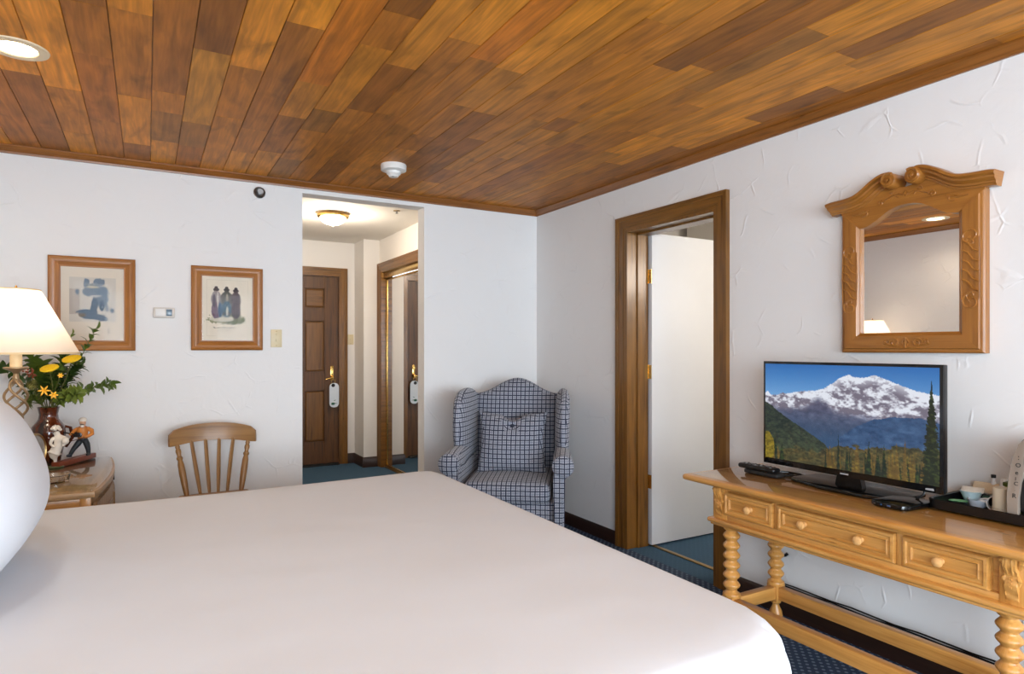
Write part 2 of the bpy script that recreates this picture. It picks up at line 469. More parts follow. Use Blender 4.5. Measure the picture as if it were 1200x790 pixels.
def box_uv(me, endk=.3):
    nv, nl, np_ = len(me.vertices), len(me.loops), len(me.polygons)
    if not nl: return
    co = np.empty(nv * 3); me.vertices.foreach_get('co', co); co = co.reshape(-1, 3)
    li = np.empty(nl, int); me.loops.foreach_get('vertex_index', li)
    nr = np.empty(np_ * 3); me.polygons.foreach_get('normal', nr); nr = np.abs(nr.reshape(-1, 3))
    tot = np.empty(np_, int); me.polygons.foreach_get('loop_total', tot)
    dim = co.max(0) - co.min(0); Lx = int(np.argmax(dim))
    d = np.repeat(np.argmax(nr, 1), tot)
    pc = co[li]
    others = [i for i in range(3) if i != Lx]
    u = pc[:, Lx].copy(); v = np.where(d == others[0], pc[:, others[1]], pc[:, others[0]])
    end = d == Lx
    u[end] = pc[end, others[0]] * endk; v[end] = pc[end, others[1]]
    lay = me.uv_layers.new(name='UVMap')
    lay.data.foreach_set('uv', np.stack([u, v], 1).ravel())


def thing(name, label, cat, loc=(0, 0, 0), rotz=0, group=None):
    o = bpy.data.objects.new(name, None); C.objects.link(o)
    o.empty_display_size = 0.05
    o.location = loc; o.rotation_euler = (0, 0, rotz); o['label'] = label; o['category'] = cat
    if group: o['group'] = group
    if not rotz: OFF[o.name] = tuple(loc)
    return o


def tag(o, label, cat, group=None):
    o['label'] = label; o['category'] = cat
    if group: o['group'] = group
    return o


def struct(o, label=None):
    o['kind'] = 'structure'
    if label: o['label'] = label
    return o


def wallbox(name, axis, lo, hi, a0, a1, z0, z1, holes, mat):
    """slab wall with rectangular holes; axis X: lo..hi along x, a = y"""
    b = B()
    As = sorted({a0, a1} | {h[0] for h in holes} | {h[1] for h in holes})
    Zs = sorted({z0, z1} | {h[2] for h in holes} | {h[3] for h in holes})
    for p, q in zip(As, As[1:]):
        for r, t in zip(Zs, Zs[1:]):
            if any(h[0] <= p and q <= h[1] and h[2] <= r and t <= h[3] for h in holes): continue
            if axis == 'X': b.box(lo, hi, p, q, r, t)
            else: b.box(p, q, lo, hi, r, t)
    bmesh.ops.remove_doubles(b.bm, verts=b.bm.verts, dist=1e-5)
    # drop the doubled inner faces between neighbouring cells
    seen = {}
    for f in b.bm.faces: seen.setdefault(frozenset(v.index for v in f.verts), []).append(f)
    b.bm.verts.index_update()
    seen = {}
    for f in b.bm.faces: seen.setdefault(frozenset(v.index for v in f.verts), []).append(f)
    dead = [f for fs in seen.values() if len(fs) > 1 for f in fs]
    bmesh.ops.delete(b.bm, geom=dead, context='FACES_ONLY')
    return struct(b.obj(name, mat, smooth=False))


# ------------------------------------------------------------------ room shell
R, D, Z = 2.684, 4.309, 2.375
LW, FW = -0.80, -3.40
fl = struct(B().box(LW - .2, R, FW - .2, D, -0.05, 0).obj('floor', M['carpet'], smooth=False))
fl2 = struct(B().box(.70, 3.0, D, 7.4, -0.05, 0).obj('floor_hall', M['carpet_hall'], smooth=False))
fl3 = struct(B().box(R, 5.2, 1.2, D + .05, -0.051, -0.001).obj('floor_bathroom', M['carpet_hall'], smooth=False))
wallbox('wall_back', 'Y', D, D + .12, LW - .2, R + .25, 0, Z + .15, [(.883, 1.732, 0, 2.303)], M['wall'])
wallbox('wall_right', 'X', R, R + .20, FW - .2, D, 0, Z + .1, [(2.46, 3.212, 0, 2.048)], M['wall'])
wallbox('wall_left', 'X', LW - .15, LW, FW - .2, D, 0, Z + .1, [(-2.6, -.6, .75, 2.2)], M['wall'])  # opening cut for the added side window
wallbox('wall_front', 'Y', FW - .15, FW, LW, R, 0, Z + .1, [(-.65, .90, .40, 2.25), (1.00, 2.55, .40, 2.25)], M['wall'])
# windows behind the camera
for n, (x0, x1) in enumerate(((-.65, .90), (1.00, 2.55))):
    w = B()
    for a, b_ in ((x0, x0 + .05), (x1 - .05, x1), ((x0 + x1) / 2 - .02, (x0 + x1) / 2 + .02)): w.box(a, b_, FW - .10, FW - .05, .40, 2.25)
    w.box(x0, x1, FW - .10, FW - .05, .40, .45); w.box(x0, x1, FW - .10, FW - .05, 2.20, 2.25)
    wo = struct(w.obj('window_%d' % (n + 1), M['paint_white']))
    B().box(x0 + .05, x1 - .05, FW - .08, FW - .074, .45, 2.20).obj('pane', M['glass'], wo)
w = B()  # added side window, out of view, lets fill light onto the right wall
for a, b_ in ((-2.6, -2.55), (-.65, -.6), (-1.62, -1.58)): w.box(LW - .10, LW - .05, a, b_, .75, 2.2)
w.box(LW - .10, LW - .05, -2.6, -.6, .75, .80); w.box(LW - .10, LW - .05, -2.6, -.6, 2.15, 2.2)
wo = struct(w.obj('window_3', M['paint_white']))
B().box(LW - .08, LW - .074, -2.55, -.65, .80, 2.15).obj('pane', M['glass'], wo)
# hall
struct(B().box(.68, .80, D + .12, 7.3, 0, 2.6).obj('wall_hall_left', M['wall_cream'], smooth=False))
wallbox('wall_hall_end', 'Y', 7.15, 7.27, .68, 2.3, 0, 2.6, [(1.02, 1.863, 0, 2.09)], M['wall_cream'])
wallbox('wall_hall_right', 'X', 2.21, 2.29, D + .12, 6.80, 0, 2.6, [(4.60, 6.72, 0, 2.12)], M['wall_cream'])
struct(B().box(2.035, 2.30, 6.80, 7.15, 0, 2.6).obj('wall_hall_column', M['wall_cream'], smooth=False))
struct(B().box(.68, 3.0, D + .12, 7.3, 2.467, 2.55).obj('ceiling_hall', M['ceil_white'], smooth=False))
struct(B().box(2.9, 3.0, D + .12, 7.0, 0, 2.6).obj('wall_closet_back', M['wall_cream'], smooth=False))
# bathroom behind the right wall
struct(B().box(R + .2, 5.2, D, D + .1, 0, 2.5).obj('wall_bathroom_back', M['wall_cream'], smooth=False))
struct(B().box(5.1, 5.2, 1.2, D, 0, 2.5).obj('wall_bathroom_right', M['wall_cream'], smooth=False))
struct(B().box(R + .2, 5.2, 1.2, 1.3, 0, 2.5).obj('wall_bathroom_front', M['wall_cream'], smooth=False))
struct(B().box(R + .2, 5.2, 1.2, D, 2.42, 2.5).obj('ceiling_bathroom', M['ceil_white'], smooth=False))
struct(B().box(4.2, 5.1, 3.3, 4.2, 2.12, 2.42).obj('trim_bathroom_soffit', M['ceil_white'], smooth=False))

# ------------------------------------------------------------------ plank ceiling
ceil = struct(B().box(LW - .15, R + .2, FW - .15, D + .1, Z + .012, Z + .10).obj('ceiling', M['crown'], smooth=False))
TONE = {'K': (96, 52, 18), 'k': (112, 62, 26), 'D': (118, 66, 24), 'd': (134, 78, 30), 'g': (120, 78, 48), 'r': (132, 74, 34),
        'M': (150, 90, 34), 'm': (160, 98, 40), 'l': (176, 112, 48), 'L': (196, 124, 46), 't': (170, 116, 62), 'o': (170, 94, 26)}


def pxY(px, py):
    d = 750 * (Z - 1.29) / (408 - py); r = (px - 600) / 750 * d
    return d * math.cos(YAW) - r * math.sin(YAW)


# per lane, from the back wall towards the camera: tone, joint pixel, tone, joint pixel, tone ...
LANES = {
    -2: ['m'], -1: ['l', (3, 120), 'm'],
    0: ['r', (-30, 60), 'd'], 1: ['k', (24, 85), 'L'], 2: ['l', (92, 156), 'm', (75, 104), 'L'],
    3: ['d', (123, 142), 'r', (109, 65), 'd', (104, 5), 'K'], 4: ['k', (160, 169), 'l', (157.5, 114), 'M', (135, 10), 'L'],
    5: ['l', (193, 166), 'g', (195, 132), 'm', (197, 109), 'd'], 6: ['r', (224, 172), 'g', (231, 145), 't', (248, 61), 'K'],
    7: ['m', (269, 138.5), 'M', (289, 80), 'L'], 8: ['l', (287, 179), 'M', (297, 152), 'd', (357, 30), 'L'],
    9: ['l', (317, 178.5), 'd', (343, 137.5), 'l', (366, 98), 'o'],
    10: ['g', (342, 187), 'm', (367, 154), 'g', (384.5, 130.5), 'l', (440, 55.5), 'd', (468.5, 17), 'K'],
    11: ['M', (424, 130.5), 'k', (467.5, 78), 'l'], 12: ['k', (407, 190), 'd', (455, 135), 'M', (542, 48), 'L'],
    13: ['m', (440, 177), 'M', (568, 71), 'o'], 14: ['m', (480, 176), 'd', (500, 160), 'M', (545.5, 125.5), 'l', (601, 84), 'L'],
    15: ['m', (481, 197), 'D', (572, 134), 'l'], 16: ['D', (560, 164), 'm', (718, 59), 'M', (773, 26.5), 'l'],
    17: ['l', (508, 214), 'r', (532, 200), 'l', (631, 141.5), 'm'],
    18: ['m', (585, 185), 'l', (648, 154), 'D', (668, 141), 'm', (777.5, 79.5), 'K'],
    19: ['m', (640, 170), 'l', (821, 79.5), 'D'], 20: ['r', (683, 170), 'm', (800, 103), 'g', (954, 36), 'l'],
    21: ['M', (740, 155), 'm', (813, 124), 'l'], 22: ['l', (700, 176), 'L', (766.5, 160), 'l', (988, 64.5), 'K'],
    23: ['M', (719, 192), 'L', (996, 78), 'l'], 24: ['d', (796, 173), 'L', (876, 140), 'D', (974, 103), 'l'],
    25: ['D', (700, 205), 'k', (1167, 46.5), 'M'],
}
for i, seq in LANES.items():
    x0 = max(-.622 + .128 * i, LW); x1 = min(x0 + .128 if i > -2 else -.75, R)
    if i == -2: x0, x1 = LW, -.75
    ys = [D] + [max(FW, min(D, pxY(*p))) for p in seq[1::2]]
    tones = list(seq[0::2])
    # towards and behind the camera, joints outside the picture go on in the same way
    y = min(ys[-1], 1.6 + random.random() * .5) - 1.0 - random.random() * .5
    if ys[-1] > y + .2: pass
    while y > FW + .3:
        ys.append(y); tones.append(random.choice('dMmlLDr')); y -= .7 + random.random() * .8
    ys.append(FW)
    for (ya, yb), t in zip(zip(ys, ys[1:]), tones):
        if ya - yb < .02: continue
        zt = Z + random.uniform(0, .0012)
        b = B(); g = .0012; cb = .0016
        b.strip([(x0 + g, zt + .012), (x0 + g, zt + cb), (x0 + g + cb, zt)], [(x1 - g, zt + .012), (x1 - g, zt + cb), (x1 - g - cb, zt)], yb + .0003, ya - .0003, 'Y')
        o = b.obj('plank', M['plank'], ceil, smooth=False)
        c = lin(TONE[t]); j = random.uniform(.94, 1.07) * 1.62; mean = (.34, .130, .020); c = tuple(.62 * a + .38 * m_ for a, m_ in zip((c[0] * 1.0, c[1] * 1.03, c[2] * .36), mean))
        o.color = (c[0] * j, c[1] * j, c[2] * j, 1)


def mould(name, path, prof, mat, closed=False):
    """sweep a profile [(out, z)] along straight wall runs with mitred corners; path = [(x,y)] , out = to the left of travel"""
    b = B(); n = len(path); rows = []
    for i, p in enumerate(path):
        p = Vector(p)
        d0 = (p - Vector(path[i - 1])).normalized() if i or closed else None
        d1 = (Vector(path[(i + 1) % n]) - p).normalized() if i < n - 1 or closed else None
        if d0 is None: d0 = d1
        if d1 is None: d1 = d0
        n0 = Vector((-d0.y, d0.x)); n1 = Vector((-d1.y, d1.x)); m = (n0 + n1).normalized(); m /= max(.2, m.dot(n0))
        rows.append([b.bm.verts.new((p.x + m.x * o, p.y + m.y * o, z)) for o, z in prof])
    k = len(prof)
    for a, c in zip(rows, rows[1:]):
        for i in range(k): b.bm.faces.new((a[i], a[(i + 1) % k], c[(i + 1) % k], c[i]))
    b.bm.faces.new(rows[0][::-1]); b.bm.faces.new(rows[-1])
    return struct(b.obj(name, mat))


crown = [(0, Z), (.034, Z), (.034, Z - .008), (.026, Z - .014), (.020, Z - .028), (.012, Z - .034), (.010, Z - .044), (0, Z - .044)]
mould('trim_1', [(R, FW), (R, D)], crown, M['crown'])
mould('trim_2', [(R, D), (LW, D)], crown, M['crown'])
mould('trim_3', [(LW, D), (LW, FW)], crown, M['crown'])
def baseprof(h): return [(0, 0), (.014, 0), (.014, h - .018), (.009, h - .008), (.006, h), (0, h)]
mould('baseboard_right', [(R, 3.31), (R, D)], baseprof(.085), M['basewood'])
mould('baseboard_right', [(R, FW), (R, 2.379)], baseprof(.10), M['basewood'])
mould('baseboard_back', [(R, D), (1.745, D)], baseprof(.085), M['basewood'])
mould('baseboard_back', [(.87, D), (LW, D)], baseprof(.085), M['basewood'])
mould('baseboard_hall', [(2.21, 6.76), (2.21, 6.80), (2.035, 6.80), (2.035, 7.15), (1.95, 7.15)], baseprof(.11), M['basewood'])


def casing(name, axis, face, out, a0, a1, top, w, mat):
    """door casing: two uprights and a head with a stepped profile; out=+-1 direction the trim stands proud"""
    bs3 = [B(), B(), B()]
    for f0, f1, th in ((0, .22, .013), (.22, .70, .018), (.70, .90, .024), (.90, 1.0, .028)):
        lo, hi = (face, face + out * th) if out > 0 else (face + out * th, face)
        l0, l1 = a0 - w * f1, a0 - w * f0; r0, r1 = a1 + w * f0, a1 + w * f1; t0, t1 = top + w * f0, top + w * f1
        for bb, q in ((bs3[0], (l0, l1, 0, t1)), (bs3[1], (r0, r1, 0, t1)), (bs3[2], (l1, r0, t0, t1))):
            b = bb
            if axis == 'X': b.box(lo, hi, *q)
            else: b.box(q[0], q[1], lo, hi, q[2], q[3])
    root = struct(bs3[0].obj(name, mat, smooth=False))
    bs3[1].obj('casing_upright', mat, root, smooth=False); bs3[2].obj('casing_head', mat, root, smooth=False)
    return root


def jamb(name, axis, lo, hi, a0, a1, top, t, mat, stop=None):
    b = B()
    def bx(p, q, z0, z1, l=lo, h=hi):
        if axis == 'X': b.box(l, h, p, q, z0, z1)
        else: b.box(p, q, l, h, z0, z1)
    bx(a0, a0 + t, 0, top); bx(a1 - t, a1, 0, top); bx(a0 + t, a1 - t, top - t, top)
    if stop:
        s0, s1 = stop
        bx(a0 + t, a0 + t + .011, 0, top - t, s0, s1); bx(a1 - t - .011, a1 - t, 0, top - t, s0, s1); bx(a0 + t, a1 - t, top - t - .011, top - t, s0, s1)
    return struct(b.obj(name, mat))


casing('trim_4', 'X', R, -1, 2.46, 3.212, 2.045, .085, M['casing'])
jamb('trim_5', 'X', R - .012, R + .205, 2.458, 3.214, 2.049, .018, M['casing'], (R + .07, R + .155))
casing('trim_6', 'Y', 7.15, -1, 1.02, 1.863, 2.09, .087, M['casing'])
jamb('trim_7', 'Y', 7.14, 7.27, 1.015, 1.868, 2.094, .015, M['doorwood'])
casing('trim_8', 'X', 2.21, -1, 4.60, 6.72, 2.12, .085, M['casing'])
jamb('trim_9', 'X', 2.20, 2.33, 4.595, 6.725, 2.124, .015, M['casing'])
struct(B().box(2.855, 2.885, 2.478, 3.194, 0, .006, .002).obj('trim_threshold', M['oldbrass']))
struct(B().box(1.03, 1.853, 7.09, 7.2, 0, .02, .004).obj('trim_10', M['blackmat']))

# bathroom door, swung open into the bathroom
d2 = struct(B().box(2.845, 3.60, 3.155, 3.192, .012, 2.036, .002).obj('door_2', M['paint_white']))
for z in (1.757, 1.135, .42):
    h = B()
    h.box(2.798, 2.834, 3.1925, 3.1945, z - .045, z + .045)
    h.box(2.8425, 2.8445, 3.158, 3.190, z - .045, z + .045)
    h.lathe([(.0055, z - .047), (.0055, z + .047)], (2.839, 3.1915, 0), 10)
    for q in (-.028, 0, .028): h.lathe([(.0035, 3.1905), (.0035, 3.1925)], (2.812 + (q == 0) * .01, 0, z + q), 8, axis='Y')
    h.obj('hinge', M['brass'], d2)
B().lathe([(.026, 0), (.026, .005), (.010, .008), (.010, .03), (.022, .036), (.027, .048), (.024, .060), (.010, .066)], (0, 0, 0), 20, axis='Y').obj(
    'door_knob', M['brass'], d2, xf=Matrix.Translation((3.53, 3.155, .98)) @ Matrix.Rotation(PI, 4, 'Z'))
B().box(3.5, 3.56, 3.12, 3.155, .955, 1.005, .01).bm.free()

# entry door with six raised panels at the end of the hall
d1 = struct(B().box(1.03, 1.853, 7.175, 7.215, .02, 2.078, .002).obj('door_1', M['doorwood']))
cols = ((1.132, 1.345), (1.49, 1.704)); rows_ = ((.262, .823), (1.028, 1.589), (1.732, 1.945))
st = B()
xs = [1.03] + [v for c in cols for v in c] + [1.853]
for a, b_ in ((xs[0], xs[1]), (xs[2], xs[3]), (xs[4], xs[5])): st.box(a, b_, 7.160, 7.176, .02, 2.078, .002)
zs = [.02] + [v for r_ in rows_ for v in r_] + [2.078]
for k in (0, 2, 4, 6):
    for (a, b_) in cols: st.box(a, b_, 7.1602, 7.176, zs[k], zs[k + 1], .002)
st.obj('door_frame_rails', M['doorwood'], d1, smooth=False)
pm = wood('door_panel_wood', (124, 82, 32), (80, 50, 16), 0.35, coat=0.3, knots=False)
for a, b_ in cols:
    for z0, z1 in rows_:
        B().box(a + .012, b_ - .012, 7.163, 7.177, z0 + .012, z1 - .012, .010, seg=1).obj('door_panel', pm, d1, smooth=False)
lk = B()
lk.box(1.765, 1.802, 7.152, 7.161, .93, 1.09, .004); lk.lathe([(.014, -.02), (.014, 0)], (1.783, 7.152, 1.055), 14, axis='Y')
lk.obj('lock_plate', M['brass'], d1)
hd = B().lathe([(.022, 7.152), (.016, 7.135), (.011, 7.11)], (1.783, 0, .965), 16, axis='Y')
hd.tube([(1.783, 7.11, .965), (1.74, 7.105, .955), (1.70, 7.108, .945)], [.009, .008, .006], 8)
hd.obj('lever_handle', M['brass'], d1)


def text_mesh(body, size, mat, parent, M4, name='lettering', depth=.0004):
    cu = bpy.data.curves.new('t', 'FONT'); cu.body = body; cu.size = size; cu.align_x = 'CENTER'; cu.align_y = 'CENTER'; cu.extrude = depth
    cu.resolution_u = 3
    t = bpy.data.objects.new('t', cu); C.objects.link(t)
    dg = bpy.context.evaluated_depsgraph_get(); me = bpy.data.meshes.new_from_object(t.evaluated_get(dg))
    C.objects.unlink(t); bpy.data.objects.remove(t)
    off = OFF.get(parent.name) if parent else None
    me.transform(M4)
    if off: me.transform(Matrix.Translation(-Vector(off)))
    me.name = name; me.materials.clear()
    return link_mesh(name, me, mat, parent, False, off)


# door hanger on the entry lever
hg = thing('door_hanger', 'white rounded card with a small green emblem hanging from the entry door handle', 'door hanger', (1.792, 7.098, .64))
pts = []
def stad(x0, x1, z0, z1, r, n=6):
    o = []
    for cx_, cz, a0 in ((x1 - r, z1 - r, 0), (x0 + r, z1 - r, 90), (x0 + r, z0 + r, 180), (x1 - r, z0 + r, 270)):
        for k in range(n + 1):
            a = math.radians(a0 + 90 * k / n); o.append((cx_ + r * math.cos(a), cz + r * math.sin(a)))
    return o
B().prism(stad(1.742, 1.846, .637, .905, .045), 7.0965, 7.0985, 'Y').obj('card', plain('hanger_card', (214, 222, 232), .4), hg)
gm = plain('green_ink', (24, 92, 74), .5)
e = B().prism(stad(1.762, 1.80, .664, .690, .010, 3), 7.0955, 7.0966, 'Y')
e.prism([(1.775, .688), (1.80, .675), (1.833, .679), (1.80, .684)], 7.0955, 7.0966, 'Y')
e.prism([(1.785, .71), (1.812, .722), (1.803, .71)], 7.0955, 7.0966, 'Y')
e.obj('emblem', gm, hg)
B().lathe([(.020, 7.0952), (.020, 7.0964)], (1.783, 0, .880), 16, axis='Y').obj('hanger_hole', M['black'], hg)
B().tube([(1.783 + .02 * math.cos(t * PI / 8), 7.1, .925 + .025 * math.sin(t * PI / 8)) for t in range(16)], .003, 6, cyc=True).obj('hook_loop', M['brass'], hg)

# closet: two mirrored sliding doors with brass edges, brass valance
for n, (xa, y0, y1) in enumerate(((2.262, 5.60, 6.70), (2.238, 4.62, 5.70))):
    dr = struct(B().box(xa, xa + .006, y0, y1, .02, 2.035).obj('door_%d' % (n + 3), M['mirror'], smooth=False))
    fb = B()
    for a, b_ in ((y0 - .004, y0 + .014), (y1 - .016, y1 + .004)): fb.box(xa - .008, xa + .01, a, b_, .015, 2.04, .003)
    fb.box(xa - .010, xa + .01, y0, y1, .012, .035, .003); fb.box(xa - .008, xa + .01, y0, y1, 2.02, 2.04, .003)
    fb.obj('door_edge', M['brass'], dr)
struct(B().box(2.225, 2.262, 4.61, 6.71, 2.045, 2.11, .003).obj('trim_11', M['brass']))
struct(B().box(2.235, 2.33, 4.61, 6.71, 0, .012, .003).obj('trim_12', M['oldbrass']))

# ------------------------------------------------------------------ fixtures
# one visible recessed light, plus five added out of view to brighten the bed
lensm = plain('lit_lens', (255, 240, 220), .4, emit=(255, 226, 180), es=14); trm = plain('trim_ring_cream', (232, 214, 180), .4)
for k, (qx, qy, lab, pw, colr) in enumerate(((-.41, 2.90, 'lit recessed ceiling light with cream trim ring nearest the back wall, above the table lamp', 9, (1, .82, .62)),
        (-.41, 1.30, 'added unseen recessed ceiling light over the head of the bed, above the pillow', 11, (.92, .97, 1)), (.80, 1.25, 'added unseen recessed ceiling light over the middle of the bed', 5, (.92, .97, 1)),
        (1.90, .45, 'added unseen recessed ceiling light in front of the console table', 2.5, (.92, .97, 1)), (.0, -.9, 'added unseen recessed ceiling light behind the viewpoint near the left wall', 11, (.92, .97, 1)),
        (1.6, -1.2, 'added unseen recessed ceiling light behind the viewpoint near the right wall', 9, (.92, .97, 1)))):
    rl = thing('recessed_and_fill_light', lab, 'ceiling light', (qx, qy, Z))
    B().lathe([(.062, Z + .001), (.066, Z - .004), (.080, Z - .007), (.098, Z - .004), (.100, Z + .001)], (qx, qy, 0), 40, cap=False).obj('trim_ring', trm, rl)
    B().lathe([(.0, Z - .002), (.045, Z - .003), (.060, Z - .001), (.064, Z + .001)], (qx, qy, 0), 32, cap=False).obj('lamp_lens', lensm, rl)
    point('recessed_and_fill_lamp', (qx, qy, Z - .05), pw, colr, .10, spot=155)

# smoke detector
sd = thing('smoke_detector', 'white round stepped smoke detector on the plank ceiling near the hall opening', 'smoke detector', (1.27, 3.64, Z))
cxs, cys = 1.270, 3.640
B().lathe([(.074, Z), (.076, Z - .006), (.074, Z - .034), (.060, Z - .040), (.0, Z - .041)], (cxs, cys, 0), 40).obj('housing', M['white'], sd)
B().lathe([(.042, Z - .040), (.041, Z - .055), (.034, Z - .059), (.030, Z - .066), (.026, Z - .072), (.0, Z - .073)], (cxs, cys, 0), 32).obj('sensor_cap', M['white'], sd)
B().lathe([(.006, Z - .074), (.006, Z - .071)], (cxs - .01, cys - .015, 0), 10).obj('indicator', M['steel'], sd)

# side-wall sprinkler
sp = thing('sprinkler', 'round dark chrome sprinkler on the back wall just below the crown', 'sprinkler', (.619, D, 2.273))
B().lathe([(.034, D), (.036, D - .006), (.030, D - .010), (.024, D - .006), (.010, D - .006)], (.619, 0, 2.273), 28, axis='Y').obj('escutcheon', M['steel'], sp)
B().lathe([(.009, D - .004), (.010, D - .030), (.005, D - .034), (.016, D - .040), (.016, D - .043), (0, D - .043)], (.619, 0, 2.273), 16, axis='Y').obj('nozzle', M['steel'], sp)

# hall ceiling light and hall sprinkler
hx, hy, HZ = 1.41, 5.62, 2.467
hl = thing('ceiling_light', 'lit frosted dome ceiling light with a brass rim in the hall', 'ceiling light', (hx, hy, HZ))
B().lathe([(.09, HZ), (.125, HZ - .008), (.138, HZ - .022), (.134, HZ - .036), (.112, HZ - .042), (.10, HZ - .04)], (hx, hy, 0), 40, cap=False).obj('brass_rim', M['brass'], hl)
B().lathe([(.112, HZ - .038), (.108, HZ - .058), (.088, HZ - .080), (.055, HZ - .096), (.018, HZ - .103), (0, HZ - .104)], (hx, hy, 0), 36, cap=False).obj('frosted_dome', plain('lit_dome', (255, 240, 220), .4, emit=(255, 228, 190), es=7), hl)
B().lathe([(.008, HZ - .103), (.010, HZ - .109), (.004, HZ - .117), (0, HZ - .118)], (hx, hy, 0), 12).obj('finial', M['brass'], hl)
point('hall_lamp', (hx, hy, HZ - .17), 23, (1, .88, .74), .10)
hs = thing('sprinkler', 'small recessed sprinkler in the hall ceiling right of the dome light', 'sprinkler', (1.86, 5.25, HZ))
B().lathe([(.030, HZ), (.030, HZ - .003), (.012, HZ - .005)], (1.86, 5.25, 0), 20).obj('escutcheon', M['oldbrass'], hs)
B().lathe([(.006, HZ - .004), (.006, HZ - .02), (.012, HZ - .022), (.012, HZ - .025)], (1.86, 5.25, 0), 12).obj('nozzle', M['steel'], hs)
# bathroom ceiling light
bl = thing('bathroom_light', 'round glowing dome light on the bathroom ceiling behind the white door', 'ceiling light', (3.95, 1.75, 2.42))
B().lathe([(.15, 2.42), (.15, 2.40), (.11, 2.36), (0, 2.345)], (3.95, 1.75, 0), 28).obj('dome', plain('bath_dome', (255, 240, 220), .4, emit=(255, 224, 180), es=4), bl)
point('bathroom_lamp', (3.95, 1.75, 1.95), 29, (1, .93, .84), .15)

# bathroom vanity seen in the gap beside the door
vt = thing('bathroom_vanity', 'wooden bathroom vanity glimpsed in the gap between door jamb and white door', 'vanity', (3.8, 4.0, 0))
B().box(3.2, 4.6, 3.76, D - .002, .06, .80, .004).obj('cabinet', M['doorwood'], vt)
B().box(3.18, 4.62, 3.73, D - .002, .80, .84, .006).obj('countertop', M['pine'], vt)
for k in range(4):
    dd = B().box(3.22 + .345 * k, 3.54 + .345 * k, 3.742, 3.761, .12, .76, .006).obj('door', M['casing'], vt)
    B().lathe([(.012, 0), (.014, .01), (0, .02)], (0, 0, 0), 12, axis='Y').obj('knob', M['brass'], dd, xf=Matrix.Translation((3.50 + .345 * k, 3.742, .6)) @ Matrix.Rotation(PI, 4, 'Z'))
B().box(3.2, 4.6, D - .02, D - .001, .84, 1.02, .002).obj('backsplash', M['pine'], vt)

# thermostat, switches
th = thing('thermostat', 'small white thermostat with grey display on the wall between the two framed prints', 'thermostat', (.0885, D, 1.498))
B().box(.033, .145, D - .022, D, 1.468, 1.529, .005).obj('casing', plain('thermostat_case', (214, 208, 200), .4), th)
B().box(.044, .094, D - .0245, D - .021, 1.478, 1.522, .002).obj('cover', M['white'], th)
B().box(.100, .130, D - .0245, D - .021, 1.480, 1.518, .001).obj('display', plain('lcd', (104, 128, 146), .2), th)
def switch(label, x, y, z, n):
    t = thing('light_switch', label, 'light switch', (x, y, z))
    B().box(x - .034, x + .034, y - .006, y, z - .057, z + .057, .003).obj('plate', M['ivory'], t)
    for k in range(n):
        zz = z + (.028, -.012)[k] if n > 1 else z
        B().box(x - .005, x + .005, y - .014, y - .004, zz - .009, zz + .009, .002).obj('toggle', M['ivory'], t)
    for q in (-.045, .045): B().lathe([(.003, y - .0075), (.003, y - .005)], (x, 0, z + q), 8, axis='Y').obj('screw', M['oldbrass'], t)
switch('ivory switch plate right of the framed print of three figures', .7205, D, 1.352, 2)
switch('ivory switch plate in the hall right of the entry door casing', 1.990, 7.15, 1.386, 1)


# ------------------------------------------------------------------ painted flat pictures (colour attribute on a fine grid)
def paint_grid(name, img, P00, P10, P01, mat, parent):
    """img[h,w,3] srgb 0..255, row 0 at the top; P00 top-left, P10 top-right, P01 bottom-left (world)"""
    h, w, _ = img.shape
    P00, P10, P01 = map(lambda p: np.array(p, float), (P00, P10, P01))
    off = np.array(OFF.get(parent.name, (0, 0, 0)))
    u = np.linspace(0, 1, w)[None, :, None]; v = np.linspace(0, 1, h)[:, None, None]
    co = (P00 + u * (P10 - P00) + v * (P01 - P00) - off).reshape(-1, 3)
    me = bpy.data.meshes.new(name)
    me.vertices.add(w * h); me.vertices.foreach_set('co', co.ravel())
    a = (np.arange(h - 1)[:, None] * w + np.arange(w - 1)[None, :]).ravel()
    q = np.stack([a, a + w, a + w + 1, a + 1], 1)
    me.loops.add(len(q) * 4); me.loops.foreach_set('vertex_index', q.ravel())
    me.polygons.add(len(q)); me.polygons.foreach_set('loop_start', np.arange(len(q)) * 4); me.polygons.foreach_set('loop_total', np.full(len(q), 4))
    me.update()
    x = np.clip(img.reshape(-1, 3) / 255., 0, 1)
    x = np.where(x <= .04045, x / 12.92, ((x + .055) / 1.055) ** 2.4)
    at = me.color_attributes.new('paint', 'FLOAT_COLOR', 'POINT')
    at.data.foreach_set('color', np.concatenate([x, np.ones((len(x), 1))], 1).ravel())
    return link_mesh(name, me, mat, parent, False, tuple(off), uv=False)


rs = np.random.RandomState(3)
def vnoise(h, w, cells, seed=0):
    r = np.random.RandomState(seed); out = np.zeros((h, w)); amp = 1; tot = 0
    for o in range(5):
        c = cells * 2 ** o; g = r.rand(c + 2, c + 2)
        y = np.linspace(0, c, h); x = np.linspace(0, c, w); yi = y.astype(int); xi = x.astype(int)
        fy = (y - yi)[:, None]; fx = (x - xi)[None, :]; fy = fy * fy * (3 - 2 * fy); fx = fx * fx * (3 - 2 * fx)
        a = g[np.ix_(yi, xi)]; b = g[np.ix_(yi, xi + 1)]; c_ = g[np.ix_(yi + 1, xi)]; d = g[np.ix_(yi + 1, xi + 1)]
        out += amp * ((a * (1 - fx) + b * fx) * (1 - fy) + (c_ * (1 - fx) + d * fx) * fy); tot += amp; amp *= .55
    return out / tot


def mixc(img, mask, col):
    m = np.clip(mask, 0, 1)[..., None]; img[:] = img * (1 - m) + np.array(col, float) * m


